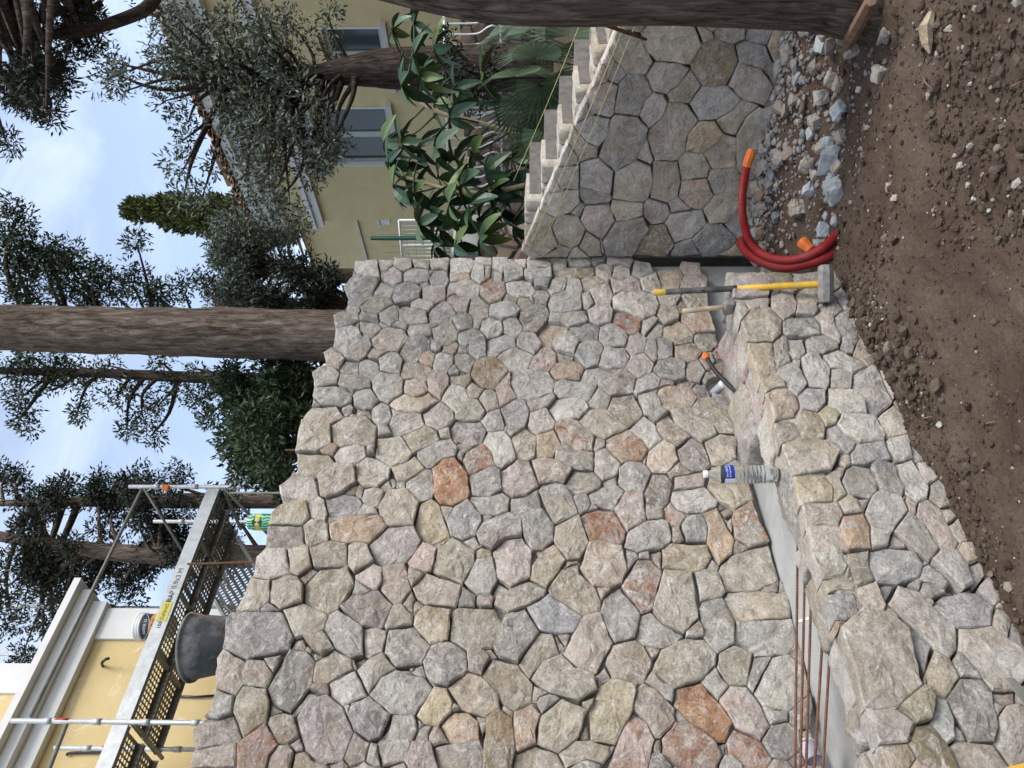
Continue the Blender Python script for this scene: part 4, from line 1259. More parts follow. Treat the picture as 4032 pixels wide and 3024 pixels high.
# wood debris by the trunk
plain('dead_wood', (0.20, 0.12, 0.075), 0.9, var=0.4, scale=18, bmp=0.8, bscale=50)
plain('pale_wood', (0.42, 0.33, 0.22), 0.9, var=0.4, scale=20, bmp=0.8, bscale=60, dirt=(0.20, 0.15, 0.1))
a, b_ = on_soil(3345, 205) + ZV * 0.02, at(3465, -30, 3.15)
b_ = on_z(3430, 0, 0.22)
tag(MB().tube([Vector((0, 0, 0)), (b_ - a) * 0.3 + ZV * 0.008, (b_ - a) * 0.7, (b_ - a)], [0.021, 0.030, 0.030, 0.024], 7).build('bark_strip', MAT['dead_wood'], None, False, a), 'dark strip of bark propped on the foot of the near tree', 'bark strip')
a, b_ = on_soil(3680, 48), on_soil(3672, 210)
tag(MB().tube([(0, 0, 0.012), (b_ - a) * 0.35 + ZV * 0.03, (b_ - a) * 0.75 + ZV * 0.022, b_ - a + ZV * 0.01], [0.012, 0.028, 0.02, 0.004], 6).build('wood_splinter', MAT['pale_wood'], None, False, a), 'pale splintered piece of wood lying on the soil', 'wood')
for k_, (x0, y0, x1, y1) in enumerate([(3985, 355, 4032, 320), (3690, 360, 3640, 300), (3560, 1770, 3520, 1800), (3640, 1650, 3680, 1640), (3890, 1670, 3930, 1660), (3700, 1960, 3755, 1990)]):
    a, b_ = on_soil(x0, y0), on_soil(x1, y1)
    tag(MB().tube([(0, 0, 0.008), (b_ - a) * 0.5 + ZV * 0.016, b_ - a + ZV * 0.009], [0.004, 0.0035, 0.002], 5).build('twig', MAT['dead_wood'], None, True, a), 'thin broken twig lying on the brown soil', 'twig', 'twigs on the soil')

# on top of the tall wall: tub, green can, bars
plain('tub_black', (0.035, 0.04, 0.045), 0.6, 0.35, var=0.5, scale=9, dirt=(0.22, 0.225, 0.22), bmp=0.15, bscale=40)
D_ = 3.62
c_ = at(930, 2528, D_)
r1 = 132 / FPX * D_
zr = at(752, 2528, D_).z
zb = zr - 0.30
# a block of backing for it to stand on
o = rock('backing_stone', (0.5, 0.44, zb - 2.595), 77, 5, 0.02, 0.04, None, Vector((c_.x + 0.02, c_.y + 0.12, (zb + 2.60) / 2)), (0, 0, 0.3)); put_color(o, 't', rng)
tag(o, 'flat rough stone block on the wall top carrying the black tub', 'stone')
tub = empty('builders_tub', (c_.x, c_.y, zb), 'black plastic mixing tub with wire handle, smeared with mortar, on the wall top', 'tub')
tub.rotation_euler = (0.0, R_(-5), 0)
H = zr - zb
MB().lathe([(r1 * 0.70, 0.0), (r1 * 0.72, 0.01), (r1 * 0.94, H * 0.93), (r1 * 0.96, H * 0.95), (r1 * 1.02, H * 0.955), (r1 * 1.03, H), (r1 * 0.97, H), (r1 * 0.93, H * 0.95), (r1 * 0.70, 0.02)], 40, capt=True).build('tub_body', MAT['tub_black'], tub, True)
hp = [Vector((r1 * 1.0, 0, H * 0.96)), Vector((r1 * 1.10, -0.05, H * 0.85)), Vector((r1 * 1.10, -0.12, H * 0.55)), Vector((r1 * 0.9, -0.15, H * 0.3)), Vector((r1 * 0.4, -r1 * 1.0, H * 0.20))]
MB().tube(smooth_path(hp, 6), 0.004, 6).build('wire_handle', MAT['rust'], tub, True)
MB().tube([Vector((-r1 * 0.55, 0.02, H * 0.6)), Vector((-r1 * 0.58, 0.0, H * 1.16))], [0.014, 0.016], 10).build('trowel_handle', MAT['ash_wood'], tub, True)

mt, nt, b = new_mat('green_can', 0.3, 0.5)
v = coords(nt)
st = N(nt, 'ShaderNodeTexWave', Scale=22.0, Distortion=7.0, Detail=3.0)
nt.links.new(v, st.inputs['Vector'])
nt.links.new(ramp(nt, st.outputs['Fac'], [(0.2, (0.01, 0.16, 0.06)), (0.6, (0.06, 0.34, 0.17)), (0.95, (0.30, 0.55, 0.38))]), b.inputs['Base Color'])
MAT['green_can'] = mt
D_ = 3.98
c_ = at(1075, 2056, D_)
r1 = 33 / FPX * D_
zt = at(982, 2056, D_).z
zb = 2.845
hh = zt - zb
can = empty('drink_can', (c_.x, c_.y, zb), 'green drink can with dark round badge standing on the wall top', 'can')
MB().lathe([(r1 * .8, 0), (r1, 0.012), (r1, hh - 0.028), (r1 * 0.86, hh - 0.008), (r1 * 0.87, hh), (r1 * 0.80, hh - 0.004)], 32).build('can_body', MAT['green_can'], can, True)
plain('badge_dark', (0.008, 0.03, 0.022), 0.4, var=0.1)
plain('badge_gold', (0.60, 0.50, 0.06), 0.4, var=0.1)
plain('badge_text', (0.55, 0.75, 0.6), 0.5, var=0.05)
zc = zt - zb - 0.055
tilt = 0.17                                        # towards the camera
def disc(rad, rr_, mat, nm, par, z0, wx=1.0):
    mb = MB(); n_ = 28
    v_ = [(0.0, 0.0)] + [(rad * wx * math.cos(2 * math.pi * i / n_), rad * math.sin(2 * math.pi * i / n_)) for i in range(n_)]
    mb.add([(rr_ * math.cos(ca + tilt + x / rr_), rr_ * math.sin(ca + tilt + x / rr_), z0 + y) for x, y in v_], [(0, i + 1, (i + 1) % n_ + 1) for i in range(n_)])
    return mb.build(nm, mat, par, True)
mb = band(r1 * 1.006, zc - 0.012, zc + 0.012, ca + tilt - 1.25, ca + tilt + 1.25); mb.build('gold_band', MAT['badge_gold'], can, True)
bd = disc(0.026, r1 * 1.015, MAT['badge_dark'], 'badge', can, zc)
text_obj('lettering', 'perrier', 0.0165, MAT['badge_text'], bd, Matrix.Translation((0, 0, zc)) @ Matrix.Rotation(tilt, 4, 'Z'), bend=r1 * 1.02)

for (x0, y0, x1, y1, D0, mat, lb) in [(905, 1941, 1130, 1941, 4.05, 'galv_dark', 'grey ribbed steel bar standing up behind the tall wall near the scaffold post'), (738, 2221, 1030, 2203, 3.75, 'rust', 'rusty ribbed steel bar standing up behind the tall wall'), (1122, 1772, 1200, 1772, 4.35, 'rust', 'short rusty bar stub poking above the tall wall')]:
    a, b_ = at(x1, y1, D0), at(x0, y0, D0)
    a.z = min(a.z, 2.62)
    n_ = 90
    tag(MB().tube([(b_ - a) * (i / n_) for i in range(n_ + 1)], [0.0065 if i % 2 else 0.0055 for i in range(n_ + 1)], 6).build('reinforcing_bar', MAT[mat], None, False, a), lb, 'steel bar')

# ------------------------------------------------------------------ buildings and scaffold
MAT['render_y'] = simple_mat('house_render', (0.60, 0.49, 0.27), 0.9, 0.15, 0.06, 4, 0.15, 120, dirt=(0.54, 0.45, 0.27))
mt, nt, b = new_mat('patched_render', 0.93, 0.1)
v = coords(nt)
c = ramp(nt, noise_n(nt, v, 1.6, 6, 0.6), [(0.3, (0.58, 0.44, 0.21)), (0.7, (0.66, 0.52, 0.28))])
pt = ramp(nt, noise_n(nt, v, 2.6, 10, 0.72, 0.8), [(0.56, 0.0), (0.63, 0.85)])
c = mixc(nt, pt, c, (0.70, 0.62, 0.46))
nt.links.new(c, b.inputs['Base Color'])
bump(nt, b, noise_n(nt, v, 60, 6, 0.7), 0.2, 0.01)
MAT['patched'] = mt
MAT['white_trim'] = simple_mat('white_trim', (0.66, 0.66, 0.64), 0.85, 0.2, 0.06, 6)
MAT['grey_trim'] = simple_mat('grey_trim', (0.52, 0.52, 0.49), 0.85, 0.2, 0.08, 6, dirt=(0.42, 0.41, 0.37))
MAT['tile'] = simple_mat('roof_tile', (0.30, 0.15, 0.09), 0.9, 0.15, 0.35, 9, 0.3, 40, dirt=(0.30, 0.22, 0.16))
MAT['frame'] = simple_mat('window_frame', (0.40, 0.42, 0.40), 0.6, 0.3, 0.1, 8)
mt, nt, b = new_mat('window_glass', 0.08, 0.5)
b.inputs['Base Color'].default_value = (0.045, 0.055, 0.055, 1)
MAT['glass'] = mt
MAT['green_post'] = simple_mat('green_post', (0.015, 0.085, 0.055), 0.5, 0.4, 0.15, 8)
MAT['white_iron'] = simple_mat('white_iron', (0.70, 0.70, 0.68), 0.5, 0.4, 0.06, 8)

def frame_of(origin, xdir):
    """local axes: x along the facade (to the right), y inwards, z up"""
    X = Vector((xdir[0], xdir[1], 0)).normalized()
    Y = Vector((-X.y, X.x, 0))
    if Y.y < 0: Y = -Y
    return X, Y
class Facade:
    def __init__(s, origin, xdir, parent):
        s.o = Vector(origin); s.X, s.Y = frame_of(origin, xdir); s.par = parent
        s.M = Matrix((s.X, s.Y, ZV)).transposed()
        s.flip = s.M.determinant() < 0
    def px(s, x, y, inset=0.0):
        p = on_plane(x, y, s.Y, s.Y.dot(s.o) + inset) - s.o
        return p.dot(s.X), p.z
    def w(s, x, y, z):
        return s.X * x + s.Y * y + ZV * z
    def box(s, mb, x0, x1, y0, y1, z0, z1):
        f = [(0, 3, 2, 1), (4, 5, 6, 7), (0, 1, 5, 4), (1, 2, 6, 5), (2, 3, 7, 6), (3, 0, 4, 7)]
        mb.add([s.w(x, y, z) for z in (z0, z1) for x, y in ((x0, y0), (x1, y0), (x1, y1), (x0, y1))], f)
        return mb
    def part(s, name, mat, *boxes, parent=None):
        mb = MB()
        for q in boxes: s.box(mb, *q)
        return mb.build(name, mat, parent or s.par)
def wall_with_holes(F, name, mat, x0, x1, z0, z1, y0, y1, holes):
    """boxes round rectangular openings (x0,x1,z0,z1), non-overlapping in x"""
    bx = []
    x = x0
    for hx0, hx1, hz0, hz1 in sorted(holes):
        bx.append((x, hx0, y0, y1, z0, z1))
        bx.append((hx0, hx1, y0, y1, z0, hz0))
        bx.append((hx0, hx1, y0, y1, hz1, z1))
        x = hx1
    bx.append((x, x1, y0, y1, z0, z1))
    return F.part(name, mat, *bx)

# ---- yellow house among the trees
corner = at(1400, 868, 17.0); corner.z = 0
house = empty('yellow_house', corner, 'pale yellow house with white cornice and tiled eaves behind the olive trees', 'house')
F = Facade(corner, (0.533, -0.846), house)
zt = F.px(1112, 868)[1]
w1 = (*F.px(1560, 648)[0:1], F.px(1560, 425)[0])
win = []
for (xa, ya, xb, yb) in [(1262, 648, 1566, 425), (1290, 335, 1540, 110)]:
    ax_, az = F.px(xb, ya); bx_, bz = F.px(xb, yb); _, tz = F.px(xa, (ya + yb) / 2)
    win.append((ax_, bx_, az, tz))
wall_with_holes(F, 'wall', MAT['render_y'], 0, 9.0, 1.0, zt, 0, 0.3, win)
F.part('side_wall', MAT['render_y'], (0.0, 0.3, 0.302, 8, 1.0, zt))
for (x0, x1, z0, z1) in win:
    wn_ = F.part('window', MAT['frame'], (x0, x0 + 0.07, 0.10, 0.18, z0, z1), (x1 - 0.07, x1, 0.10, 0.18, z0, z1), (x0 + 0.07, x1 - 0.07, 0.10, 0.18, z0, z0 + 0.08), (x0 + 0.07, x1 - 0.07, 0.10, 0.18, z1 - 0.08, z1), ((x0 + x1) / 2 - 0.06, (x0 + x1) / 2 + 0.06, 0.095, 0.18, z0 + 0.08, z1 - 0.08))
    for a_, b_ in ((x0 + 0.07, (x0 + x1) / 2 - 0.06), ((x0 + x1) / 2 + 0.06, x1 - 0.07)):
        F.part('pane', MAT['glass'], (a_, b_, 0.13, 0.15, z0 + 0.08, z1 - 0.08), parent=wn_)
    F.part('window_jamb', MAT['white_trim'], (x0 - 0.02, x0 + 0.002, -0.02, 0.09, z0 + 0.002, z1 + 0.06))
    F.part('window_jamb', MAT['white_trim'], (x1 - 0.002, x1 + 0.02, -0.02, 0.09, z0 + 0.002, z1 + 0.06))
    F.part('window_sill', MAT['grey_trim'], (x0 - 0.12, x1 + 0.12, -0.10, 0.08, z0 - 0.10, z0 - 0.002))
    F.part('room', MAT['mortar'], (x0 - .1, x1 + .1, 0.9, 1.0, z0 - .1, z1 + .1))
F.part('cornice', MAT['white_trim'], (-0.15, 9.0, -0.16, -0.002, zt - 0.10, zt + 0.10), (-0.28, 9.0, -0.30, 0.28, zt + 0.102, zt + 0.26), (-0.40, 9.0, -0.42, 0.28, zt + 0.262, zt + 0.44))
zm = F.px(1278, 874)[1]
F.part('string_course', MAT['white_trim'], (-0.10, 9.0, -0.10, -0.002, zm, zm + 0.16), (-0.15, 9.0, -0.16, -0.002, zm + 0.162, zm + 0.25))
F.part('awning_box', MAT['frame'], (win[0][0] - 0.2, win[0][1] + 0.2, -0.12, 0.0, win[0][3] + 0.05, win[0][3] + 0.28))
ze = zt + 0.445
rf = F.part('roof', MAT['tile'], (-0.5, 9.0, -0.42, 0.0, ze, ze + 0.03))
mb = MB(); mb.add([F.w(-0.5, -0.45, ze + 0.02), F.w(9, -0.45, ze + 0.02), F.w(9, 5, ze + 1.7), F.w(-0.5, 5, ze + 1.7)], [(0, 1, 2, 3)]); mb.build('roof_slope', MAT['tile'], rf)
tile = MB()
for i in range(7):
    a = math.pi * i / 6
    for yy, zz in ((-0.55, 0.0), (0.35, 0.28)):
        tile.v.append(tuple(F.w(0.10 * math.cos(a), yy, 0.075 * math.sin(a) + zz)))
        tile.v.append(tuple(F.w(0.082 * math.cos(a), yy, 0.057 * math.sin(a) + zz)))
for i in range(6):
    b0 = i * 4
    tile.f += [(b0, b0 + 4, b0 + 6, b0 + 2), (b0 + 1, b0 + 3, b0 + 7, b0 + 5), (b0, b0 + 1, b0 + 5, b0 + 4), (b0 + 2, b0 + 6, b0 + 7, b0 + 3)]
tme = tile.mesh('roof_tile')
for i in range(34):
    o = link('roof_tile', tme, MAT['tile'], rf, F.w(-0.42 + i * 0.235, 0, ze + 0.03)); o.rotation_euler = (0, 0, rng.uniform(-.02, .02))
# chimney with tiled cap
cx, cz = F.px(925, 650, 1.2)
chm = F.part('chimney', MAT['render_y'], (cx - 0.45, cx + 0.45, 1.2, 1.9, ze + 0.3, cz))
F.part('chimney_cap', MAT['tile'], (cx - 0.55, cx + 0.55, 1.1, 2.0, cz + 0.22, cz + 0.34), (cx - 0.42, cx - 0.30, 1.25, 1.85, cz + 0.002, cz + 0.218), (cx + 0.30, cx + 0.42, 1.25, 1.85, cz + 0.002, cz + 0.218), (cx - 0.06, cx + 0.06, 1.25, 1.85, cz + 0.002, cz + 0.218), parent=chm)
# shaded wing set back
F.part('wing_wall', MAT['render_y'], (-5.0, -0.002, 2.6, 2.9, 1.0, F.px(1190, 940, 2.6)[1]))
F.part('wing_band', MAT['grey_trim'], (-5.0, -0.002, 2.52, 2.598, F.px(1420, 940, 2.6)[1] - 0.06, F.px(1420, 940, 2.6)[1]), )
lx, lz = F.px(1512, 872, 2.4)
lm = F.part('wall_lamp', MAT['white_trim'], (lx - 0.10, lx + 0.10, 2.38, 2.58, lz - 0.16, lz + 0.12), (lx - 0.15, lx + 0.15, 2.33, 2.58, lz + 0.122, lz + 0.16))
# sloping wing roof
mb = MB(); zr_ = F.px(1190, 940, 2.6)[1]
mb.add([F.w(-5.3, 2.2, zr_), F.w(-0.002, 2.2, zr_ + 0.002), F.w(-0.002, 6, zr_ + 1.5), F.w(-5.3, 6, zr_ + 1.5)], [(0, 1, 2, 3)])
mb.build('wing_roof', MAT['tile'], house)

# ---- railing, fence posts and old garden wall in front of the house
def railing(name, x_top, x_bot, y0, y1, D0, D1, n_, lb, belly=0.07):
    a, b_ = at(x_bot, y0, D0), at(x_bot, y1, D1)
    ht = at(x_top, y0, D0).z - a.z
    zb = (a.z + b_.z) / 2
    e_ = empty(name, (a.x, a.y, zb), lb, 'railing')
    d_ = Vector((b_.x - a.x, b_.y - a.y, 0)); L = d_.length; u_ = d_ / L
    nrm = Vector((u_.y, -u_.x, 0))
    if nrm.y > 0: nrm = -nrm
    side = u_
    prof = [(0, 0.0), (belly * 0.9, 0.06), (belly * 1.2, 0.14), (belly * 0.9, 0.24), (0.012, 0.38), (0, 0.55), (0, 0.8), (0, 1.0)]
    bar = MB().tube(smooth_path([nrm * (p * 2.0) + side * p * 0.8 + ZV * (q * ht) for p, q in prof], 3), 0.011, 6).mesh('baluster')
    for i in range(n_):
        link('baluster', bar, MAT['white_iron'], e_, u_ * (L * (i + 0.5) / n_), True)
    MB().tube([Vector((0, 0, ht)), u_ * L + ZV * ht], 0.02, 8).build('top_rail', MAT['white_iron'], e_, True)
    MB().tube([Vector((0, 0, 0.0)), u_ * L], 0.014, 8).build('bottom_rail', MAT['white_iron'], e_, True)
    for i in (0, 0.5, 1.0):
        MB().tube([u_ * (L * i) + ZV * ht, u_ * (L * i) - ZV * (zb - 0.9)], 0.018, 6).build('post', MAT['white_iron'], e_, True)
    return e_
railing('balcony_railing', 1768, 1975, 905, -60, 10.2, 9.4, 24, 'long white wrought iron railing with bellied bars behind the broad-leaved tree')
railing('balcony_railing', 1582, 1765, 1058, 866, 12.6, 12.2, 13, 'short white wrought iron railing with bellied bars below the shaded house wing')
for k_, (xa, xb, py, D0, lb) in enumerate([(1462, 1800, 938, 9.2, 'green metal fence post beside the end of the tall wall'), (1780, 2110, 406, 8.2, 'green metal fence post beside the fan palm'), (1690, 2110, 789, 8.6, 'green metal fence post half hidden by broad leaves')]):
    a, b_ = at(xb, py, D0), at(xa, py, D0)
    a.z = min(a.z, 1.0)
    tag(MB().tube([Vector((0, 0, 0)), b_ - a, b_ - a + ZV * 0.01], [0.026, 0.026, 0.015], 10).build('fence_post', MAT['green_post'], None, True, a), lb, 'fence post', 'green fence posts')
mesh_ = empty('wire_fence', at(2110, 1000, 9.0), 'green wire mesh fence stretched between the posts', 'fence')
A_, B_ = at(2100, 1060, 9.4), at(2100, -60, 7.9)
A_.z = B_.z = 0.9
ht = at(1500, 938, 9.2).z - 0.9
d_ = B_ - A_; L = d_.length
o0 = mesh_.location.copy(); mesh_.location = A_
mb = MB()
for i in range(int(L / 0.075) + 1):
    p = d_ * (i * 0.075 / L); h_ = 1.15 + (ht - 1.15) * (1 if i * 0.075 / L < 0.16 else 0)
    mb.tube([p, p + ZV * h_], 0.0016, 3, False)
wv_ = mb.build('vertical_wires', MAT['green_post'], mesh_); tag(wv_, kind='stuff')
mb = MB()
for i in range(24):
    z = i * 0.1
    f_ = 1.0 if z <= 1.15 else 0.16
    mb.tube([ZV * z, d_ * f_ + ZV * z], 0.0016, 3, False)
tag(mb.build('horizontal_wires', MAT['green_post'], mesh_), kind='stuff')
# old garden walls behind the fence
MAT['old_stone'] = stone_material('old_stone', True)
mt, nt, b = new_mat('old_masonry', 0.95, 0.1)
v = coords(nt)
vo = N(nt, 'ShaderNodeTexVoronoi', Scale=4.2); nt.links.new(v, vo.inputs['Vector'])
c = ramp(nt, vo.outputs['Color'], [(0.2, (0.20, 0.15, 0.11)), (0.5, (0.32, 0.24, 0.18)), (0.8, (0.40, 0.34, 0.28))])
ve = N(nt, 'ShaderNodeTexVoronoi', Scale=4.2, feature='DISTANCE_TO_EDGE'); nt.links.new(v, ve.inputs['Vector'])
c = mixc(nt, ramp(nt, ve.outputs['Distance'], [(0.02, 0.8), (0.07, 0.0)]), c, (0.10, 0.085, 0.07))
nt.links.new(c, b.inputs['Base Color'])
bump(nt, b, ramp(nt, ve.outputs['Distance'], [(0.0, 0.0), (0.15, 1.0)]), 0.8, 0.05)
MAT['old_masonry'] = mt
def rough_wall(nm, a, b_, z0, z1, th, seed, lb):
    d_ = b_ - a; d_.z = 0; L = d_.length; u_ = d_ / L; nn = Vector((-u_.y, u_.x, 0))
    bm = bmesh.new(); bmesh.ops.create_cube(bm, size=1)
    bmesh.ops.subdivide_edges(bm, edges=bm.edges[:], cuts=14, use_grid_fill=True)
    for v_ in bm.verts:
        p = u_ * ((v_.co.x + 0.5) * L) + nn * (v_.co.y * th) + ZV * (v_.co.z * (z1 - z0))
        q_ = p * 2.4 + Vector((seed, 0, 0))
        v_.co = p + Vector((mnoise.noise(q_), mnoise.noise(q_ + Vector((9, 0, 0))), mnoise.noise(q_ + Vector((0, 9, 0))))) * 0.09
    me = bpy.data.meshes.new(nm); bm.to_mesh(me); bm.free()
    return tag(link(nm, me, MAT['old_masonry'], None, (a.x, a.y, (z0 + z1) / 2), False), lb, 'wall')
rough_wall('garden_wall', at(1900, 1080, 13.5), at(1900, -80, 10.5), 0.4, 2.62, 0.4, 3, 'old brown rubble garden wall behind the white railing')
rough_wall('garden_wall', at(2000, 1075, 7.6), at(2000, 880, 8.0), 0.3, 1.92, 0.35, 8, 'low crumbling brown stone wall beside the end of the tall wall')
o = rock('concrete_block', (0.5, 0.35, 0.3), 41, 5, 0.05, 0.05, None, at(1845, 960, 8.0), (0, 0.02, 0.5), MAT['concrete']); tag(o, 'grey hollow concrete block capping the crumbling brown wall', 'block')

# ---- building under repair on the left
ND_SC0, ND_SC1, ND_BLD = 7.6, 8.5, 8.95
cb = on_plane(400, 2402, NW, -ND_BLD); cb.z = 0
bld = empty('yellow_building', (cb.x, cb.y, 0), 'yellow building with patched render and white cornice behind the scaffold', 'building')
G = Facade((cb.x, cb.y, 0), (DW.x, DW.y), bld)
gz = lambda x, y, i=0.0: G.px(x, y, i)[1]
zc1 = gz(302, 2402); zc0 = gz(400, 2402)
xp = G.px(600, 2524)[0]
G.part('wall', MAT['patched'], (-9, xp, 0.0, 0.3, 2.0, zc0 - 0.1))
G.part('pilaster', MAT['white_trim'], (xp + 0.002, 0.0, -0.05, 0.3, 2.0, zc0 - 0.1))
G.part('side_wall', MAT['white_trim'], (-0.3, 0.0, 0.302, 3.2, 2.0, zc0 - 0.1))
G.part('cornice', MAT['white_trim'], (-9, 0.06, -0.12, 0.302, zc0 - 0.098, zc0 + 0.10), (-9, 0.16, -0.24, 0.302, zc0 + 0.102, zc0 + 0.24), (-9, 0.26, -0.36, 3.2, zc0 + 0.242, zc1))
# taller volume set back
xt, _ = G.px(100, 2618, 2.2)
xt2, _ = G.px(100, 2735, 2.2)
G.part('upper_wall', MAT['patched'], (-9, xt2, 2.2, 2.5, zc1 - 0.3, zc1 + 4))
G.part('upper_pilaster', MAT['white_trim'], (xt2 + 0.002, xt, 2.15, 2.5, zc1 - 0.3, zc1 + 4))
G.part('upper_side', MAT['white_trim'], (xt - 0.3, xt, 2.502, 5.0, zc1 - 0.3, zc1 + 4))
p0 = Vector((0, 0, 0))
def gp(x, y, off=-0.03):
    a, z = G.px(x, y, off); return G.w(a, off, z)
MB().tube(smooth_path([gp(405, 2625, 0.02), gp(402, 2610, -0.12), gp(415, 2597, -0.16), gp(430, 2592, -0.14)], 6), 0.018, 7).build('cable_stub', MAT['black_pipe'], bld, True)
MB().tube([gp(690, 2741), gp(770, 2744), gp(860, 2738)], 0.014, 7).build('wall_cable', MAT['black_pipe'], bld, True)
MB().tube(smooth_path([gp(432, 2962), gp(360, 2962), gp(275, 2965), gp(262, 2975)], 5), 0.016, 7).build('wall_cable', MAT['black_pipe'], bld, True)

# ---- scaffold
sc = empty('scaffold', wpt(3, ND_SC0, 2.6), 'galvanised tube scaffold with perforated steel decks in front of the yellow building', 'scaffold')
so = sc.location.copy()
def sp(px, py, nd): return on_plane(px, py, NW, -nd)
def post(px_top, py, nd, nm='standard', z0=2.6, mat='galv', r=0.0242):
    t = sp(px_top, py, nd)
    o = MB().tube([Vector((t.x, t.y, z0)) - so, t - so], r, 12).build(nm, MAT[mat], sc, True)
    z = z0 + 0.35
    while z < t.z:
        if z > z0:
            MB().tube([Vector((t.x, t.y, z - 0.04)) - so, Vector((t.x, t.y, z + 0.04)) - so], r * 1.35, 10).build('coupler', MAT[mat], o, True)
        z += 0.5
    return t
t1 = post(508, 1916, ND_SC0); t2 = post(44, 2838, ND_SC0)
t3 = post(605, 2053, ND_SC1); t4 = post(214, 2945, ND_SC1)
t0 = wpt(t2.dot(DW) - (t1.dot(DW) - t2.dot(DW)), ND_SC0, t2.z)
MB().tube([Vector((t0.x, t0.y, 2.6)) - so, t0 - so], 0.0242, 12).build('standard', MAT['galv'], sc, True)
post(-60, 2388, 11.0); post(-40, 2577, 13.0)
zd = sp(848, 1916, ND_SC0).z
s1_, s2_ = t1.dot(DW), t2.dot(DW)
bay = s1_ - s2_
# guard rails
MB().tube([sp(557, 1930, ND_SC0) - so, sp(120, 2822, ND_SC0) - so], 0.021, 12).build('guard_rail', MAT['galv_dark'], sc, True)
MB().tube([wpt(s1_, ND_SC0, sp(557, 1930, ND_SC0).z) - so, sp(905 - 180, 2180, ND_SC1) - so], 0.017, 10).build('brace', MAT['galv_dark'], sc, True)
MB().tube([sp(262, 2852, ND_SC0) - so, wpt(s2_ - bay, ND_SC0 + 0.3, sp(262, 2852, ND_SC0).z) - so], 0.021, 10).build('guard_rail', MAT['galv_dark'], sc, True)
# decks: two perforated planks per bay, seen from below
def perf_plank(s0, s1, n0, n1, z, pitch, hole, margin):
    mb = MB()
    ns = int((s1 - s0 - 2 * margin) / pitch); nn_ = int((n1 - n0 - 2 * margin) / pitch)
    ps = (s1 - s0 - 2 * margin) / ns; pn = (n1 - n0 - 2 * margin) / nn_
    def P(a, b_): return wpt(a, b_, z) - so
    V, Fc = [], []
    for i in range(ns):
        for j in range(nn_):
            a, b_ = s0 + margin + i * ps, n0 + margin + j * pn
            k = len(V)
            V += [P(a, b_), P(a + ps, b_), P(a + ps, b_ + pn), P(a, b_ + pn)]
            c_ = [(0.5 - hole, 0.5), (0.5, 0.5 - hole), (0.5 + hole, 0.5), (0.5, 0.5 + hole)]
            if i % 14 == 13:
                Fc.append((k, k + 1, k + 2, k + 3)); continue
            c8 = []
            for t in range(8):
                an = math.pi * (t / 4 - 0.75)
                c8.append((0.5 + hole * math.cos(an), 0.5 + hole * math.sin(an)))
            V += [P(a + ps * x, b_ + pn * y) for x, y in c8]
            q_ = k + 4
            Fc += [(k, k + 1, q_ + 2, q_ + 1, q_), (k + 1, k + 2, q_ + 4, q_ + 3, q_ + 2), (k + 2, k + 3, q_ + 6, q_ + 5, q_ + 4), (k + 3, k, q_, q_ + 7, q_ + 6)]
    mb.add(V, Fc)
    for a0, a1, b0, b1 in ((s0, s1, n0, n0 + margin), (s0, s1, n1 - margin, n1), (s0, s0 + margin, n0 + margin, n1 - margin), (s1 - margin, s1, n0 + margin, n1 - margin)):
        mb.add([P(a0, b0), P(a1, b0), P(a1, b1), P(a0, b1)], [(0, 1, 2, 3)])
    return mb
def sbox(s0, s1, n0, n1, z0, z1):
    mb = MB()
    mb.add([wpt(s, nd, z) - so for z in (z0, z1) for s, nd in ((s0, n0), (s1, n0), (s1, n1), (s0, n1))], [(0, 1, 2, 3), (7, 6, 5, 4), (0, 4, 5, 1), (1, 5, 6, 2), (2, 6, 7, 3), (3, 7, 4, 0)])
    return mb
for (a, b_) in ((s2_ + 0.03, s1_ - 0.03), (s2_ - bay + 0.03, s2_ - 0.03)):
    for j, (n0, n1, hl) in enumerate(((ND_SC0 + 0.05, ND_SC0 + 0.44, 0.36), (ND_SC0 + 0.49, ND_SC1 - 0.02, 0.26))):
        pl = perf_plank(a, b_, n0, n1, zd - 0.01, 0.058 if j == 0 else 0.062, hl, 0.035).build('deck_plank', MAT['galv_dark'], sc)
        sbox(a, b_, n0 - 0.012, n0, zd - 0.075, zd - 0.002).build('plank_rail', MAT['galv_dark'], pl)
        sbox(a, b_, n1, n1 + 0.012, zd - 0.075, zd - 0.002).build('plank_rail', MAT['galv_dark'], pl)
        for k_ in range(1, 4):
            s_ = a + (b_ - a) * k_ / 4
            sbox(s_ - 0.02, s_ + 0.02, n0, n1, zd - 0.055, zd - 0.013).build('plank_stiffener', MAT['galv_dark'], pl)
    ed = sbox(a - 0.02, b_ + 0.02, ND_SC0 + 0.005, ND_SC0 + 0.035, zd - 0.06, zd + 0.10).build('deck_edge', MAT['galv'], sc)
    if a > s2_:
        plain('sticker_yellow', (0.60, 0.52, 0.08), 0.5, var=0.08)
        def on_edge(px, py): return sp(px, py, ND_SC0).dot(DW)
        a0, a1 = on_edge(640, 2445), on_edge(665, 2370)
        sbox(min(a0, a1), max(a0, a1), ND_SC0 + 0.001, ND_SC0 + 0.0045, zd - 0.035, zd + 0.075).build('sticker', MAT['sticker_yellow'], ed)
        Mt = Matrix((DW, ZV, NW)).transposed().to_4x4()
        text_obj('lettering', '150 DaN/m2 CL3', 0.058, MAT['rubber'], ed, Matrix.Translation(wpt((a0 + a1) / 2, ND_SC0 - 0.001, zd + 0.02) - so) @ Mt)
        a2 = on_edge(690, 2310)
        text_obj('lettering', 'TRAP 0.9x3 M', 0.085, MAT['rubber'], ed, Matrix.Translation(wpt(a2, ND_SC0 + 0.003, zd + 0.02) - so) @ Mt)
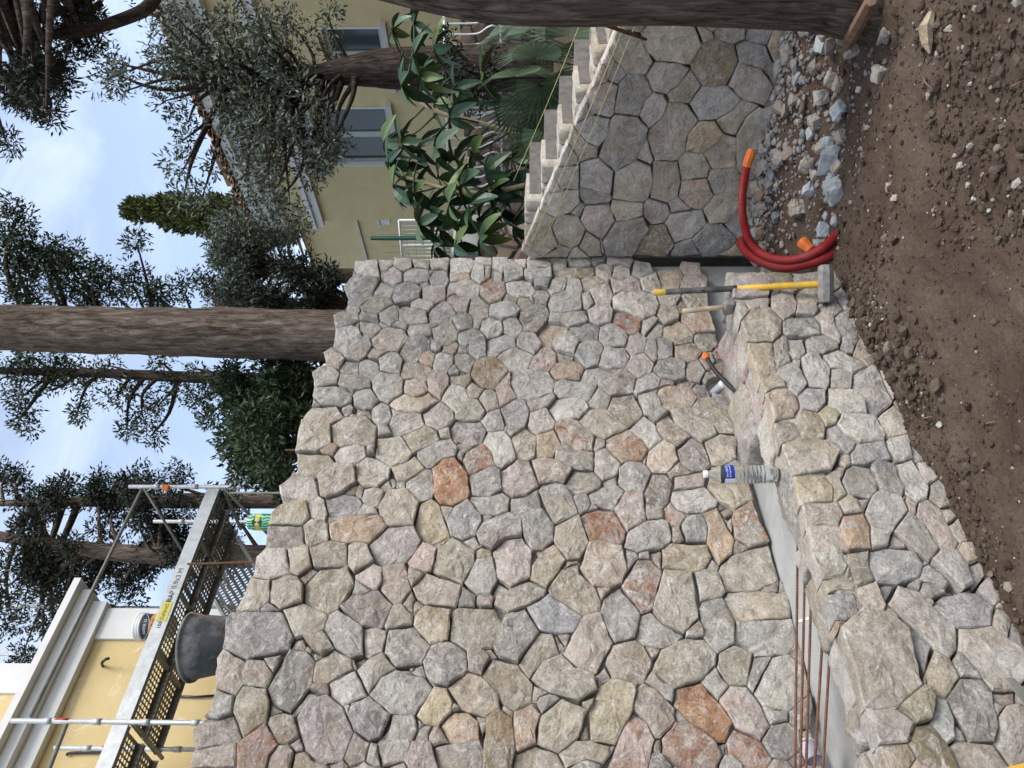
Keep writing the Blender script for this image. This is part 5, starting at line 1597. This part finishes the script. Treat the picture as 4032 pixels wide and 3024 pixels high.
for s_ in (s1_, s2_, s2_ - bay):
    MB().tube([wpt(s_, ND_SC0, zd - 0.10) - so, wpt(s_, ND_SC1, zd - 0.10) - so], 0.022, 10).build('transom', MAT['galv_dark'], sc, True)
# hatch hanging below the deck and a lower ledger
h0, h1 = sp(848, 2165, ND_SC1 - 0.05), sp(985, 2395, ND_SC1 + 0.25)
u_ = (h1 - h0); w_ = NW.cross(u_).normalized() * 0.62
mb = MB()
nh, nw = 24, 8
V, Fc = [], []
for i in range(nh):
    for j in range(nw):
        k = len(V)
        c00 = [(i, j), (i + 1, j), (i + 1, j + 1), (i, j + 1)]
        V += [h0 + u_ * (x / nh) + w_ * (y / nw - 0.5) - so for x, y in c00]
        V += [h0 + u_ * (x / nh) + w_ * (y / nw - 0.5) - so for x, y in ((i + .25, j + .25), (i + .75, j + .25), (i + .75, j + .75), (i + .25, j + .75))]
        Fc += [(k, k + 1, k + 5, k + 4), (k + 1, k + 2, k + 6, k + 5), (k + 2, k + 3, k + 7, k + 6), (k + 3, k, k + 4, k + 7)]
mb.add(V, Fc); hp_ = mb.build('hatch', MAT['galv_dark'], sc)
for sg in (-0.5, 0.5):
    MB().tube([h0 + w_ * sg - so, h1 + w_ * sg - so], 0.028, 6).build('hatch_rail', MAT['galv'], hp_)
MB().tube([sp(925, 2388, ND_SC1 + 0.4) - so, sp(700, 2388, ND_SC1 + 0.4) - so], 0.024, 10).build('standard', MAT['galv'], sc, True)
MB().tube([sp(815, 2330, ND_SC1 + 0.2) - so, sp(930, 2420, ND_SC1 + 0.2) - so], 0.02, 10).build('brace', MAT['galv'], sc, True)
MB().tube([wpt(s1_, ND_SC0, zd - 0.1) - so, wpt(s1_ - 0.2, ND_SC1, zd - 0.62) - so], 0.02, 10).build('brace', MAT['galv_dark'], sc, True)
# red and white marks, orange rag, maker's name
plain('mark_red', (0.45, 0.03, 0.03), 0.5, var=0.1)
def sleeve(px0, px1, py, nd, mat, nm='mark', r=0.0255):
    a, b_ = sp(px0, py, nd), sp(px1, py, nd)
    return MB().tube([a - so, Vector((a.x, a.y, b_.z)) - so], r, 12).build(nm, MAT[mat], sc, True)
sleeve(226, 272, 2838, ND_SC0, 'mark_red'); sleeve(200, 224, 2838, ND_SC0, 'white_plastic')
sleeve(404, 418, 2945, ND_SC1, 'mark_red')
sleeve(1020, 1075, 1916, ND_SC0, 'white_plastic', 'name_sleeve', 0.0252)
pn_ = sp(1048, 1916, ND_SC0)
view_n = Vector((EYE.x - pn_.x, EYE.y - pn_.y, 0)).normalized(); vx_ = ZV.cross(view_n)
Mt = Matrix((ZV, -vx_, view_n)).transposed().to_4x4()
text_obj('lettering', 'm COMABI', 0.045, MAT['rubber'], sc, Matrix.Translation(pn_ + view_n * 0.027 - so) @ Mt)
o = rock('rag', (0.07, 0.07, 0.09), 8, 4, 0.3, 0.5, sc, sp(655, 1920, ND_SC0) - so, (0, 0, 0), MAT['orange_tape'])
# paint bucket on the deck
bz = on_plane(700, 2468, NW, -(ND_SC0 + 0.25))
bx = wpt(bz.dot(DW), ND_SC0 + 0.25, zd - 0.008)
r1 = 0.145
ztop = at(546, 2475, bx.y).z
H = max(0.30, ztop - bx.z)
pb = empty('adhesive_bucket', bx, 'white plastic bucket with orange and dark blue label standing on the scaffold deck', 'bucket')
MB().lathe([(r1 * 0.86, 0), (r1 * 0.88, 0.005), (r1 * 0.97, H * 0.80), (r1 * 1.05, H * 0.81), (r1 * 1.05, H * 0.84), (r1 * 0.99, H * 0.85), (r1 * 1.06, H * 0.88), (r1 * 1.06, H * 0.91), (r1, H * 0.92), (r1 * 1.07, H * 0.95), (r1 * 1.07, H), (r1, H)], 36).build('bucket_body', MAT['white_plastic'], pb, True)
plain('label_orange', (0.78, 0.30, 0.03), 0.5, var=0.06)
plain('label_navy', (0.02, 0.03, 0.06), 0.5, var=0.06)
def cone_band(z0, z1, a0, a1, mat, nm, k=1.008):
    n_ = 30; rr_ = lambda z: (r1 * 0.88 + (r1 * 0.97 - r1 * 0.88) * (z / (H * 0.80))) * k
    mb = MB(); mb.add([(rr_(z) * math.cos(a0 + (a1 - a0) * i / n_), rr_(z) * math.sin(a0 + (a1 - a0) * i / n_), z) for i in range(n_ + 1) for z in (z0, z1)], [(2 * i, 2 * i + 2, 2 * i + 3, 2 * i + 1) for i in range(n_)])
    return mb.build(nm, MAT[mat], pb, True)
cc_ = ca + 0.3
lb_ = cone_band(H * 0.25, H * 0.55, cc_ - 1.9, cc_ + 1.9, 'label_orange', 'label')
cone_band(H * 0.55, H * 0.79, cc_ - 1.9, cc_ + 1.9, 'label_navy', 'label')
ca_keep = ca
ca = cc_
text_obj('lettering', 'mapei', 0.085, MAT['label_navy'], lb_, Matrix.Translation((0, 0, H * 0.44)), bend=r1 * 0.975)
text_obj('lettering', 'ADESIL 25', 0.04, MAT['white_plastic'], lb_, Matrix.Translation((0, 0, H * 0.66)), bend=r1 * 0.985)
ca = ca_keep
P = smooth_path([Vector((r1 * 1.05 * math.cos(t), r1 * 1.05 * math.sin(t), H * (0.86 - 0.35 * math.sin((t - (cc_ - 1.5)) / 3.0 * math.pi)))) for t in np.linspace(cc_ - 1.5, cc_ + 1.5, 9)], 4)
MB().tube(P, 0.0035, 5).build('wire_handle', MAT['galv'], pb, True)

# ------------------------------------------------------------------ vegetation
def leaf_mat(name, lo, hi, rough=0.6):
    mt, nt, b = new_mat(name, rough, 0.3)
    g = N(nt, 'ShaderNodeNewGeometry')
    nt.links.new(ramp(nt, g.outputs['Random Per Island'], [(0.0, lo), (0.7, hi), (1.0, tuple(c * 1.5 for c in hi))]), b.inputs['Base Color'])
    MAT[name] = mt
    return mt
leaf_mat('conifer', (0.018, 0.028, 0.014), (0.045, 0.062, 0.028))
leaf_mat('conifer_dark', (0.010, 0.014, 0.009), (0.022, 0.030, 0.016))
leaf_mat('cypress_green', (0.04, 0.055, 0.015), (0.085, 0.105, 0.03))
leaf_mat('olive_leaf', (0.05, 0.062, 0.042), (0.115, 0.135, 0.095))
leaf_mat('laurel', (0.016, 0.030, 0.013), (0.04, 0.065, 0.025))
leaf_mat('palm_leaf', (0.03, 0.055, 0.025), (0.06, 0.095, 0.045), 0.5)
mt, nt, b = new_mat('broad_leaf', 0.4, 0.4)
oi = N(nt, 'ShaderNodeObjectInfo')
nt.links.new(ramp(nt, oi.outputs['Random'], [(0.0, (0.022, 0.055, 0.028)), (0.7, (0.045, 0.095, 0.040)), (1.0, (0.12, 0.17, 0.05))]), b.inputs['Base Color'])
MAT['broad_leaf'] = mt
def bark_mat(name, lo, hi):
    mt, nt, b = new_mat(name, 0.95, 0.1)
    v = coords(nt, False, (1, 1, 0.16))
    n_ = noise_n(nt, v, 26, 9, 0.7, 0.8)
    nt.links.new(ramp(nt, n_, [(0.36, tuple(c * 0.3 for c in lo)), (0.5, lo), (0.68, hi)]), b.inputs['Base Color'])
    bump(nt, b, n_, 1.0, 0.06)
    MAT[name] = mt
bark_mat('bark', (0.15, 0.115, 0.09), (0.30, 0.25, 0.21))
bark_mat('bark_dark', (0.07, 0.052, 0.042), (0.15, 0.115, 0.095))

def leaves(C, rad, n_each, ln, wd, seed, up=0.2, flat=0.8):
    """rhombic leaves scattered in small balls round centres C"""
    rn = np.random.RandomState(seed)
    C = np.repeat(np.asarray(C), n_each, 0); n_ = len(C)
    d = rn.normal(size=(n_, 3)); d /= np.linalg.norm(d, axis=1)[:, None]
    P = C + d * (rad * rn.uniform(0.15, 1.0, n_) ** 0.6)[:, None] * np.array([1, 1, flat])
    a = d * 0.8 + rn.normal(size=(n_, 3)) * 0.6 + np.array([0, 0, up]); a /= np.linalg.norm(a, axis=1)[:, None]
    s_ = np.cross(a, rn.normal(size=(n_, 3))); s_ /= np.linalg.norm(s_, axis=1)[:, None]
    L = (ln * rn.uniform(0.6, 1.3, n_))[:, None]; Wd = (wd * rn.uniform(0.7, 1.2, n_))[:, None]
    V = np.stack([P, P + a * L * 0.45 + s_ * Wd, P + a * L, P + a * L * 0.45 - s_ * Wd], 1).reshape(-1, 3)
    return V, np.arange(n_ * 4).reshape(-1, 4)

def tree(name, label, blobs, trunk, leafm, barkm, seed, sub=16, n_each=70, ln=0.07, wd=0.012, rad=0.16, depth=0.8, limbs=True, up=0.2, cat='tree', group=None, sides=10, twig=0.006):
    """blobs: (px, py, radius px, D); trunk: list of (point, radius), lowest first"""
    rn = np.random.RandomState(seed)
    base = trunk[0][0]
    e_ = empty(name, base, label, cat, group)
    C = []
    mb = MB(); pts_ = smooth_path([p for p, r in trunk], 6)
    rr_ = np.interp(np.linspace(0, 1, len(pts_)), np.linspace(0, 1, len(trunk)), [r for p, r in trunk])
    mb.tube([p - base for p in pts_], list(rr_), sides)
    for (px, py, rp, D) in blobs:
        c_ = at(px, py, D); R0 = rp / FPX * D
        k = max(3, int(sub * (R0 / 0.55) ** 1.6))
        d = rn.normal(size=(k, 3)); d /= np.linalg.norm(d, axis=1)[:, None]
        Q = np.array(c_) + d * (R0 * rn.uniform(0.1, 1, k) ** 0.5)[:, None] * np.array([1, depth, 1])
        C.append(Q)
        if limbs:
            low_ = [p for p in pts_ if p.z < c_.z - 0.15 and p.z > pts_[0].z + 0.5] or pts_[:4]
            best = min(low_, key=lambda p: (p - (c_ - ZV * R0 * 1.2)).length)
            mid = best.lerp(c_, 0.5) + ZV * 0.12 * R0 + Vector(rn.normal(size=3) * 0.08 * (c_ - best).length)
            mb.tube([p - base for p in smooth_path([best, mid, c_], 4)], list(np.linspace(min(0.07, 0.022 + 0.02 * (c_ - best).length), twig * 1.4, 9)), 5, False)
            for q_ in Q[::2]:
                mb.tube([c_ - base, Vector(q_) - base], [twig, twig * 0.4], 3, False)
    o = mb.build('trunk', MAT[barkm], e_, True)
    V, F_ = leaves(np.vstack(C), rad, n_each, ln, wd, seed + 1, up)
    link('crown', np_mesh('crown', V - np.array(base), F_), MAT[leafm], e_)
    return e_

def gpt(px, py, D, z=None):
    p = at(px, py, D)
    if z is not None: p.z = z
    return p
rv = random.Random(31)
def scat(poly_rects, n_, r0, r1, D0, D1):
    out_ = []
    for _ in range(n_):
        x0, y0, x1, y1 = rv.choice(poly_rects)
        out_.append((rv.uniform(x0, x1), rv.uniform(y0, y1), rv.uniform(r0, r1), rv.uniform(D0, D1)))
    return out_
# big furrowed trunk behind the tall wall
base = gpt(1330, 1332, 7.5, 2.3)
big = empty('pine_tree', base, 'thick straight furrowed trunk rising right behind the tall stone wall', 'tree')
bm_ = MB(); ns, nr = 48, 150
top = gpt(-700, 1276, 7.5)
V_ = []
for i in range(nr + 1):
    t = i / nr; c_ = base.lerp(top, t); r = 0.262 - 0.05 * t
    for k in range(ns):
        a = 2 * math.pi * k / ns
        q_ = Vector((math.cos(a) * 5, math.sin(a) * 5, c_.z * 2.4))
        rr = r * (1 + 0.05 * mnoise.noise(q_ * 0.25)) + 0.016 * mnoise.noise(q_ * 1.5) + 0.010 * mnoise.noise(Vector((q_.x * 3, q_.y * 3, q_.z * 2.2)))
        V_.append((c_.x - base.x + rr * math.cos(a), c_.y - base.y + rr * math.sin(a), c_.z - base.z))
bm_.add(V_, [(i * ns + k, i * ns + (k + 1) % ns, (i + 1) * ns + (k + 1) % ns, (i + 1) * ns + k) for i in range(nr) for k in range(ns)])
bm_.build('trunk', MAT['bark'], big, True)
V, F_ = leaves(np.array([tuple(top + Vector((rv.gauss(0, .8), rv.gauss(0, .8), rv.uniform(0, 1.5)))) for _ in range(60)]), 0.2, 50, 0.09, 0.014, 5)
link('crown', np_mesh('crown', V - np.array(base), F_), MAT['conifer'], big)
# conifers either side of it
bl = [(60, 860, 70, 10), (110, 950, 90, 10), (170, 1030, 90, 10), (60, 1060, 110, 10), (260, 1010, 70, 10), (250, 1110, 90, 10), (370, 1060, 70, 10), (420, 1130, 70, 10), (540, 960, 45, 10), (520, 1110, 55, 10), (600, 1140, 60, 10), (730, 1160, 60, 10), (800, 1120, 45, 10), (20, 960, 60, 10), (130, 1160, 80, 10), (330, 1180, 80, 10), (650, 1200, 60, 10)]
tree('conifer_tree', 'dark conifer with ragged sprays seen beside the thick trunk, next to the pointed cypress', bl, [(gpt(1300, 1300, 10, 2.4), .16), (gpt(600, 1290, 10), .12), (gpt(-300, 1280, 10), .06)], 'conifer', 'bark_dark', 40, 30, 80, 0.075, 0.013, 0.17)
bl = [(40, 1440, 80, 9.5), (150, 1420, 80, 9.5), (270, 1430, 75, 9.5), (90, 1560, 70, 9.5), (70, 1660, 60, 9.5), (190, 1540, 55, 9.5), (330, 1520, 60, 9.5), (300, 1640, 45, 9.5), (430, 1440, 50, 9.5), (460, 1570, 45, 9.5), (530, 1500, 45, 9.5), (500, 1690, 40, 9.5), (590, 1720, 45, 9.5), (620, 1600, 50, 9.5), (690, 1520, 50, 9.5), (760, 1450, 50, 9.5), (780, 1580, 50, 9.5), (830, 1500, 60, 9.5), (640, 1430, 40, 9.5), (560, 1640, 35, 9.5), (820, 1640, 40, 9.5)]
tree('conifer_tree', 'thin-stemmed dark conifer with drooping twigs left of the thick trunk', bl, [(gpt(1250, 1520, 9.5, 2.4), .11), (gpt(800, 1487, 9.5), .075), (gpt(400, 1470, 9.5), .06), (gpt(-200, 1455, 9.5), .04)], 'conifer', 'bark_dark', 41, 26, 75, 0.07, 0.012, 0.16)
bl = scat([(0, 1880, 560, 2300), (0, 1880, 1000, 2100), (350, 1990, 900, 2350), (0, 2200, 330, 2420)], 46, 55, 95, 11.5, 13.0)
tree('conifer_tree', 'large dark twin-trunked conifer behind the scaffold', bl, [(gpt(1250, 2195, 12, 2.4), .20), (gpt(900, 2190, 12), .18), (gpt(400, 2170, 12), .13), (gpt(-200, 2080, 12), .06)], 'conifer_dark', 'bark', 42, 20, 85, 0.09, 0.015, 0.19)
bl = scat([(0, 1850, 500, 2000), (480, 1800, 820, 2000), (0, 2380, 250, 2640)], 16, 45, 75, 12.5, 13.5)
tree('conifer_tree', 'slender dark conifer behind the free scaffold post', bl, [(gpt(1200, 1960, 12.8, 2.4), .17), (gpt(700, 1972, 12.8), .13), (gpt(250, 1975, 12.8), .08), (gpt(-100, 1985, 12.8), .04)], 'conifer_dark', 'bark', 43, 20, 80, 0.09, 0.015, 0.19)
# shrubs behind the wall
for k_, (rc, D, lm_, lb) in enumerate([([(900, 1350, 1240, 1620)], 8.0, 'laurel', 'dense dark green shrub behind the wall, left of the thick trunk'), ([(930, 1600, 1170, 1950)], 7.2, 'laurel', 'glossy dark oleander bush behind the wall top beside the scaffold'), ([(960, 1060, 1330, 1340)], 9.0, 'conifer_dark', 'dark twiggy shrub behind the quoined end of the tall wall')]):
    bl = scat(rc, 20, 55, 85, D - 0.4, D + 0.6)
    x0, y0, x1, y1 = rc[0]
    tree('garden_shrub', lb, bl, [(gpt(x1, (y0 + y1) / 2, D, 2.3), .05), (gpt(x1 - 150, (y0 + y1) / 2, D), .03)], lm_, 'bark_dark', 50 + k_, 30, 110, 0.075, 0.012, 0.15, cat='shrub')
# pointed cypress
bl = [(520 + i * 30, 822 + i * 3, 26 + 58 * (i / 15) ** 0.7, 24) for i in range(20)]
tree('cypress_tree', 'tall pointed bright olive green cypress beyond the house roof', bl, [(gpt(1500, 850, 24, 2.0), .2), (gpt(500, 822, 24), .03)], 'cypress_green', 'bark_dark', 60, 26, 60, 0.17, 0.05, 0.24, 0.9, False, 0.9)
# olives
bl = scat([(880, 880, 1180, 1200), (840, 960, 1000, 1180), (900, 780, 1080, 1000)], 34, 60, 95, 13, 14.5)
tree('olive_tree', 'silvery olive tree between the pointed cypress and the thick trunk', bl, [(gpt(1500, 1100, 13.5, 1.8), .2), (gpt(1250, 1080, 13.5), .13), (gpt(1000, 1000, 13.5), .05)], 'olive_leaf', 'bark_dark', 61, 20, 75, 0.085, 0.013, 0.2)
bl = scat([(420, 60, 900, 380), (620, 100, 1250, 560), (700, 380, 1050, 800), (560, 40, 1150, 300), (980, 540, 1330, 840), (880, 60, 1380, 420), (1000, 420, 1300, 700)], 95, 45, 80, 8.6, 10.2)
bl += [(470, 290, 40, 9.4), (420, 240, 35, 9.4), (640, 400, 45, 9.4), (710, 560, 40, 9.4), (830, 640, 35, 9.4)]
tree('olive_tree', 'large gnarled grey-green olive tree in front of the yellow house', bl, [(gpt(1850, 270, 9.4, 1.0), .30), (gpt(1600, 270, 9.4), .25), (gpt(1430, 275, 9.4), .20), (gpt(1200, 300, 9.4), .10), (gpt(900, 320, 9.4), .05)], 'olive_leaf', 'bark_dark', 62, 17, 50, 0.08, 0.013, 0.20, twig=0.005)
# near trunk on the right with overhead branches
b0 = Vector((TRUNK[0] + 0.06, TRUNK[1], -0.1))
tk = [(b0, .34), (b0 + ZV * 0.35, .25), (b0 + Vector((0.01, 0, 1.0)), .225), (b0 + Vector((0.02, 0, 1.9)), .215), (b0 + Vector((0.22, 0, 2.9)), .19), (b0 + Vector((0.35, 0, 4.4)), .14)]
bl = scat([(-40, 0, 260, 330), (0, 180, 190, 440), (180, 0, 420, 150)], 34, 28, 55, 4.0, 5.2) + [(25, 560, 28, 4.6), (350, 190, 22, 4.6), (90, 420, 32, 4.6)]
nt_ = tree('cypress_tree', 'near cypress with fibrous grey trunk standing in the dug soil and dark overhanging branches', bl, tk, 'conifer_dark', 'bark', 70, 90, 80, 0.05, 0.006, 0.085, sides=28, twig=0.004)
P = [gpt(640, -80, 4.3), gpt(590, 20, 4.3), gpt(500, 70, 4.3), gpt(330, 120, 4.3), (gpt(150, 140, 4.3)), gpt(-40, 155, 4.3)]
MB().tube([p - b0 for p in smooth_path(P, 6)], list(np.linspace(0.04, 0.028, 31)), 8).build('limb', MAT['bark_dark'], nt_, True)
for P in ([gpt(420, -40, 4.5), gpt(250, 40, 4.5), gpt(90, 95, 4.5), gpt(-40, 140, 4.5)], [gpt(120, -30, 4.5), gpt(60, 40, 4.5), gpt(-20, 90, 4.5)], [gpt(400, 10, 4.6), gpt(300, 75, 4.6), gpt(240, 110, 4.6)]):
    MB().tube([p - b0 for p in smooth_path(P, 6)], 0.022, 7).build('limb', MAT['bark_dark'], nt_, True)
# broad-leaved tree
def leaf_shape(L, W, bend):
    mb = MB(); n_ = 6; v_ = []
    for i in range(n_ + 1):
        t = i / n_; w = W * math.sin(math.pi * min(1, t * 0.93 + 0.04)) ** 0.8 * (1 + 0.06 * (i % 2)); z = -bend * L * t * t
        v_ += [(L * t, -w, z + w * 0.25), (L * t, 0, z), (L * t, w, z + w * 0.25)]
    return mb.add(v_, [(i * 3 + a, i * 3 + 3 + a, i * 3 + 4 + a, i * 3 + 1 + a) for i in range(n_) for a in (0, 1)]).mesh('leaf')
LM = [leaf_shape(0.27, 0.048, b_) for b_ in (0.15, 0.35, 0.55)]
lq = empty('broad_leaved_tree', gpt(2250, 600, 6.9, 0.7), 'young tree with large glossy toothed leaves in rosettes behind the stepped wall', 'tree')
ros = [(1540, 120), (1620, 90), (1620, 220), (1700, 190), (1570, 330), (1650, 300), (1700, 400), (1780, 350), (1760, 460), (1890, 310), (1500, 560), (1570, 560), (1640, 580), (1520, 640), (1600, 660), (1700, 590), (1780, 620), (1850, 600), (1720, 700), (1800, 720), (1900, 680), (1540, 740), (1620, 760), (1680, 820), (1760, 800), (1840, 800), (1920, 760), (2010, 620), (2070, 680), (2120, 620), (1980, 720), (2060, 780), (1640, 880), (1720, 900), (1800, 880), (1880, 860), (1960, 830), (2010, 890), (1700, 960), (1780, 970), (1880, 930)]
lo_ = lq.location
stem = smooth_path([lo_, gpt(2150, 550, 6.9), gpt(1890, 485, 6.9), gpt(1700, 430, 6.9), gpt(1600, 330, 6.9)], 6)
MB().tube([p - lo_ for p in stem], list(np.linspace(0.035, 0.016, len(stem))), 8).build('stem', MAT['ash_wood'], lq, True)
stem2 = smooth_path([lo_, gpt(2100, 720, 6.7), gpt(1850, 760, 6.7), gpt(1600, 700, 6.7)], 6)
MB().tube([p - lo_ for p in stem2], list(np.linspace(0.03, 0.014, len(stem2))), 8).build('stem', MAT['ash_wood'], lq, True)
for (x, y) in ros:
    c_ = gpt(x + 10, y, rv.uniform(6.4, 7.2))
    st_ = min(stem + stem2, key=lambda p: (p - c_ + ZV * 0.25).length)
    MB().tube([st_ - lo_, st_.lerp(c_, 0.6) - lo_ - ZV * 0.03, c_ - lo_], [0.011, 0.008, 0.006], 5).build('branch', MAT['palm_leaf'], lq, True)
    a0 = rv.uniform(0, 6.28)
    for k_ in range(7):
        o = link('leaf', rv.choice(LM), MAT['broad_leaf'], lq, c_ - lo_)
        o.rotation_euler = (rv.uniform(-0.5, 0.5), rv.uniform(-0.25, 0.75), a0 + k_ * 0.9 + rv.uniform(-.2, .2))
        s_ = rv.uniform(0.75, 1.2); o.scale = (s_, s_, s_)
# fan palm
fan = MB()
for i in range(34):
    a = -1.9 + 3.8 * i / 33; d1 = Vector((math.cos(a), math.sin(a), 0)); sd_ = Vector((-d1.y, d1.x, 0)); L = 0.42 * (0.85 + 0.15 * math.cos(a))
    pl_ = [d1 * 0.02, d1 * L * 0.55 + sd_ * 0.011 + ZV * 0.02, d1 * L - ZV * 0.05, d1 * L * 0.55 - sd_ * 0.011 + ZV * 0.02]
    fan.add(pl_, [(0, 1, 2, 3)])
fm = fan.mesh('frond')
pc = gpt(2330, 300, 6.2, 0.6)
pm = empty('fan_palm', pc, 'dwarf fan palm with stiff dark green fans behind the stepped wall', 'palm')
for (x, y, rx_, rz_) in [(1980, 160, .5, 1.6), (2010, 110, -.4, 2.2), (2110, 230, 1.0, 0.6), (2190, 190, .8, 3.4), (2060, 400, .9, 5.2), (2130, 330, 1.2, 4.7), (2190, 410, 1.0, 5.0), (2150, 520, .9, 5.3), (2030, 300, .7, 1.2), (2240, 140, .9, .3), (2090, 120, .3, 2.6), (2230, 330, .9, 4.4)]:
    c_ = gpt(x, y, rv.uniform(5.9, 6.5))
    o = link('frond', fm, MAT['palm_leaf'], pm, c_ - pc); o.rotation_euler = (R_(68) + 0.3 * rx_, 0.2, rz_ * 0.5 + rv.uniform(-.6, .6))
    MB().tube([Vector((0, 0, 0)), (c_ - pc) * 0.6 + ZV * 0.06, c_ - pc], 0.007, 5).build('frond_stalk', MAT['palm_leaf'], pm, True)
bl = scat([(1760, 150, 1960, 400)], 10, 40, 65, 7.6, 8.2)
tree('garden_shrub', 'dark small-leaved bush in front of the white railing behind the palm', bl, [(gpt(2000, 300, 7.9, 0.8), .04), (gpt(1900, 300, 7.9), .02)], 'conifer_dark', 'bark_dark', 80, 30, 60, 0.05, 0.012, 0.12, cat='shrub')
